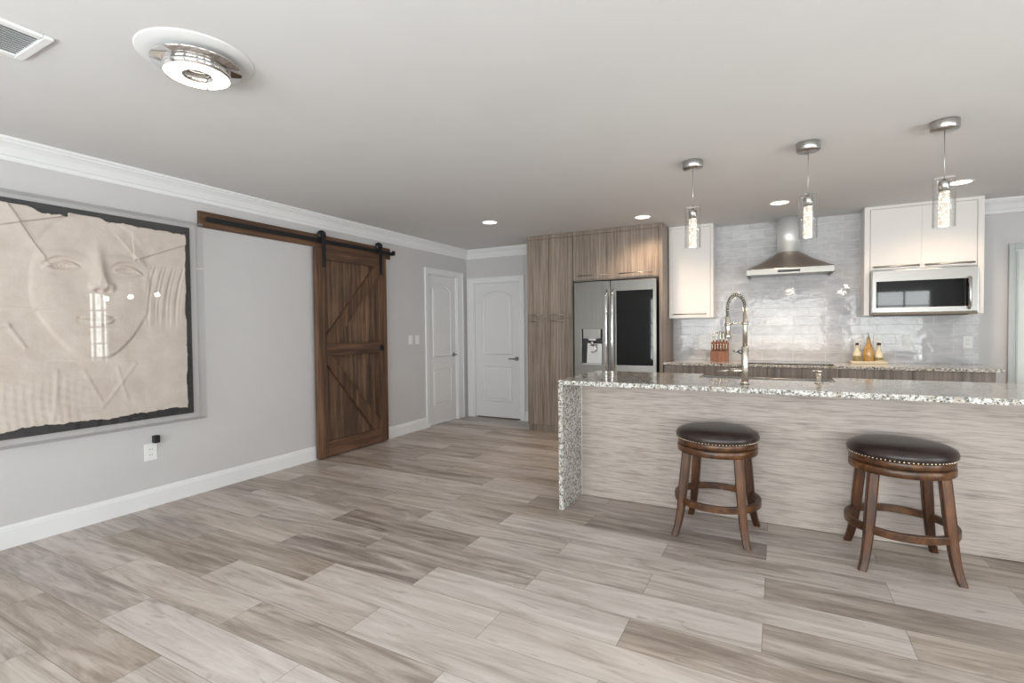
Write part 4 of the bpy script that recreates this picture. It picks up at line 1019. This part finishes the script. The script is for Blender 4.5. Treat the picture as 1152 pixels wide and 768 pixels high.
# flush ceiling lamp
cx, cy = -2.175, 1.263
t = thing('flush_ceiling_light', 'round chrome flush ceiling light with lit segmented ring', 'light', (cx, cy, ZC))
ringed('medallion', [(0, ZC-0.0005), (0.218, ZC-0.0005), (0.218, ZC-0.002), (0.212, ZC-0.006), (0, ZC-0.006)], (cx, cy, 0), 64, 'ceil', t)
ringed('backplate', [(0, ZC-0.0065), (0.05, ZC-0.0065), (0.05, ZC-0.030), (0.166, ZC-0.030), (0.168, ZC-0.034), (0.166, ZC-0.038), (0, ZC-0.038)], (cx, cy, 0), 64, 'chrome', t)
Ro, Ri, z0, z1 = 0.122, 0.056, 2.362, ZC-0.0385
ringed('outer_band', [(Ro, z1), (Ro+0.003, z1), (Ro+0.003, z0), (Ro, z0), (Ro, z1)], (cx, cy, 0), 64, 'chrome', t)
ringed('inner_band', [(Ri, z1), (Ri-0.003, z1), (Ri-0.003, z0), (Ri, z0), (Ri, z1)], (cx, cy, 0), 48, 'chrome', t)
for q in range(3):
    a0 = 0.2+q*2*PI/3+0.05; a1 = a0+2*PI/3-0.10; tb = bmesh.new(); R_ = []; n = 20
    for i in range(n+1):
        a = a0+(a1-a0)*i/n
        R_.append([tb.verts.new((cx+rr*math.cos(a), cy+rr*math.sin(a), z)) for rr, z in ((Ri+0.002, z0+0.02), (Ri+0.002, z0+0.002), (Ro-0.002, z0+0.002), (Ro-0.002, z0+0.02))])
    for A, B in zip(R_[:-1], R_[1:]):
        for i in range(4): tb.faces.new([A[i], A[(i+1) % 4], B[(i+1) % 4], B[i]])
    tb.faces.new(R_[0]); tb.faces.new(R_[-1]); bmesh.ops.recalc_face_normals(tb, faces=tb.faces)
    bm = NB(); merge(bm, tb); obj('diffuser', bm, 'lampring', t)
l = bpy.data.lights.new('ring_lamp_light', 'SPOT'); l.energy = 10; l.color = (1, 0.92, 0.82); l.spot_size = 2.9; l.spot_blend = 0.5; l.shadow_soft_size = 0.1
o = bpy.data.objects.new('ring_lamp_light', l); COL.objects.link(o); o.location = (cx, cy, 2.35)
# air vent
t = thing('ceiling_vent', 'white slatted rectangular air vent in the ceiling', 'vent', (-2.663, 0.63, ZC))
vx0, vx1, vy0, vy1 = -2.812, -2.514, 0.33, 0.910; fw = 0.032; b = NB()
for a in ((vx0, vx1, vy0, vy0+fw), (vx0, vx1, vy1-fw, vy1), (vx0, vx0+fw, vy0+fw, vy1-fw), (vx1-fw, vx1, vy0+fw, vy1-fw)): box(b, *a, ZC-0.014, ZC-0.0005, 0.004)
obj('frame', b, 'white', t)
b = NB(); box(b, vx0+fw, vx1-fw, vy0+fw, vy1-fw, ZC-0.002, ZC-0.0005); obj('duct_opening', b, 'duct', t)
n = 12
for i in range(n):
    x = vx0+fw+0.008+(vx1-vx0-2*fw-0.016)*i/(n-1)
    b = NB(); bar(b, (x, vy0+fw+0.001, ZC-0.008), (x, vy1-fw-0.001, ZC-0.008), 0.0105, 0.0014, (0.75, 0, 0.66), bev=0); obj('slat', b, 'white', t)
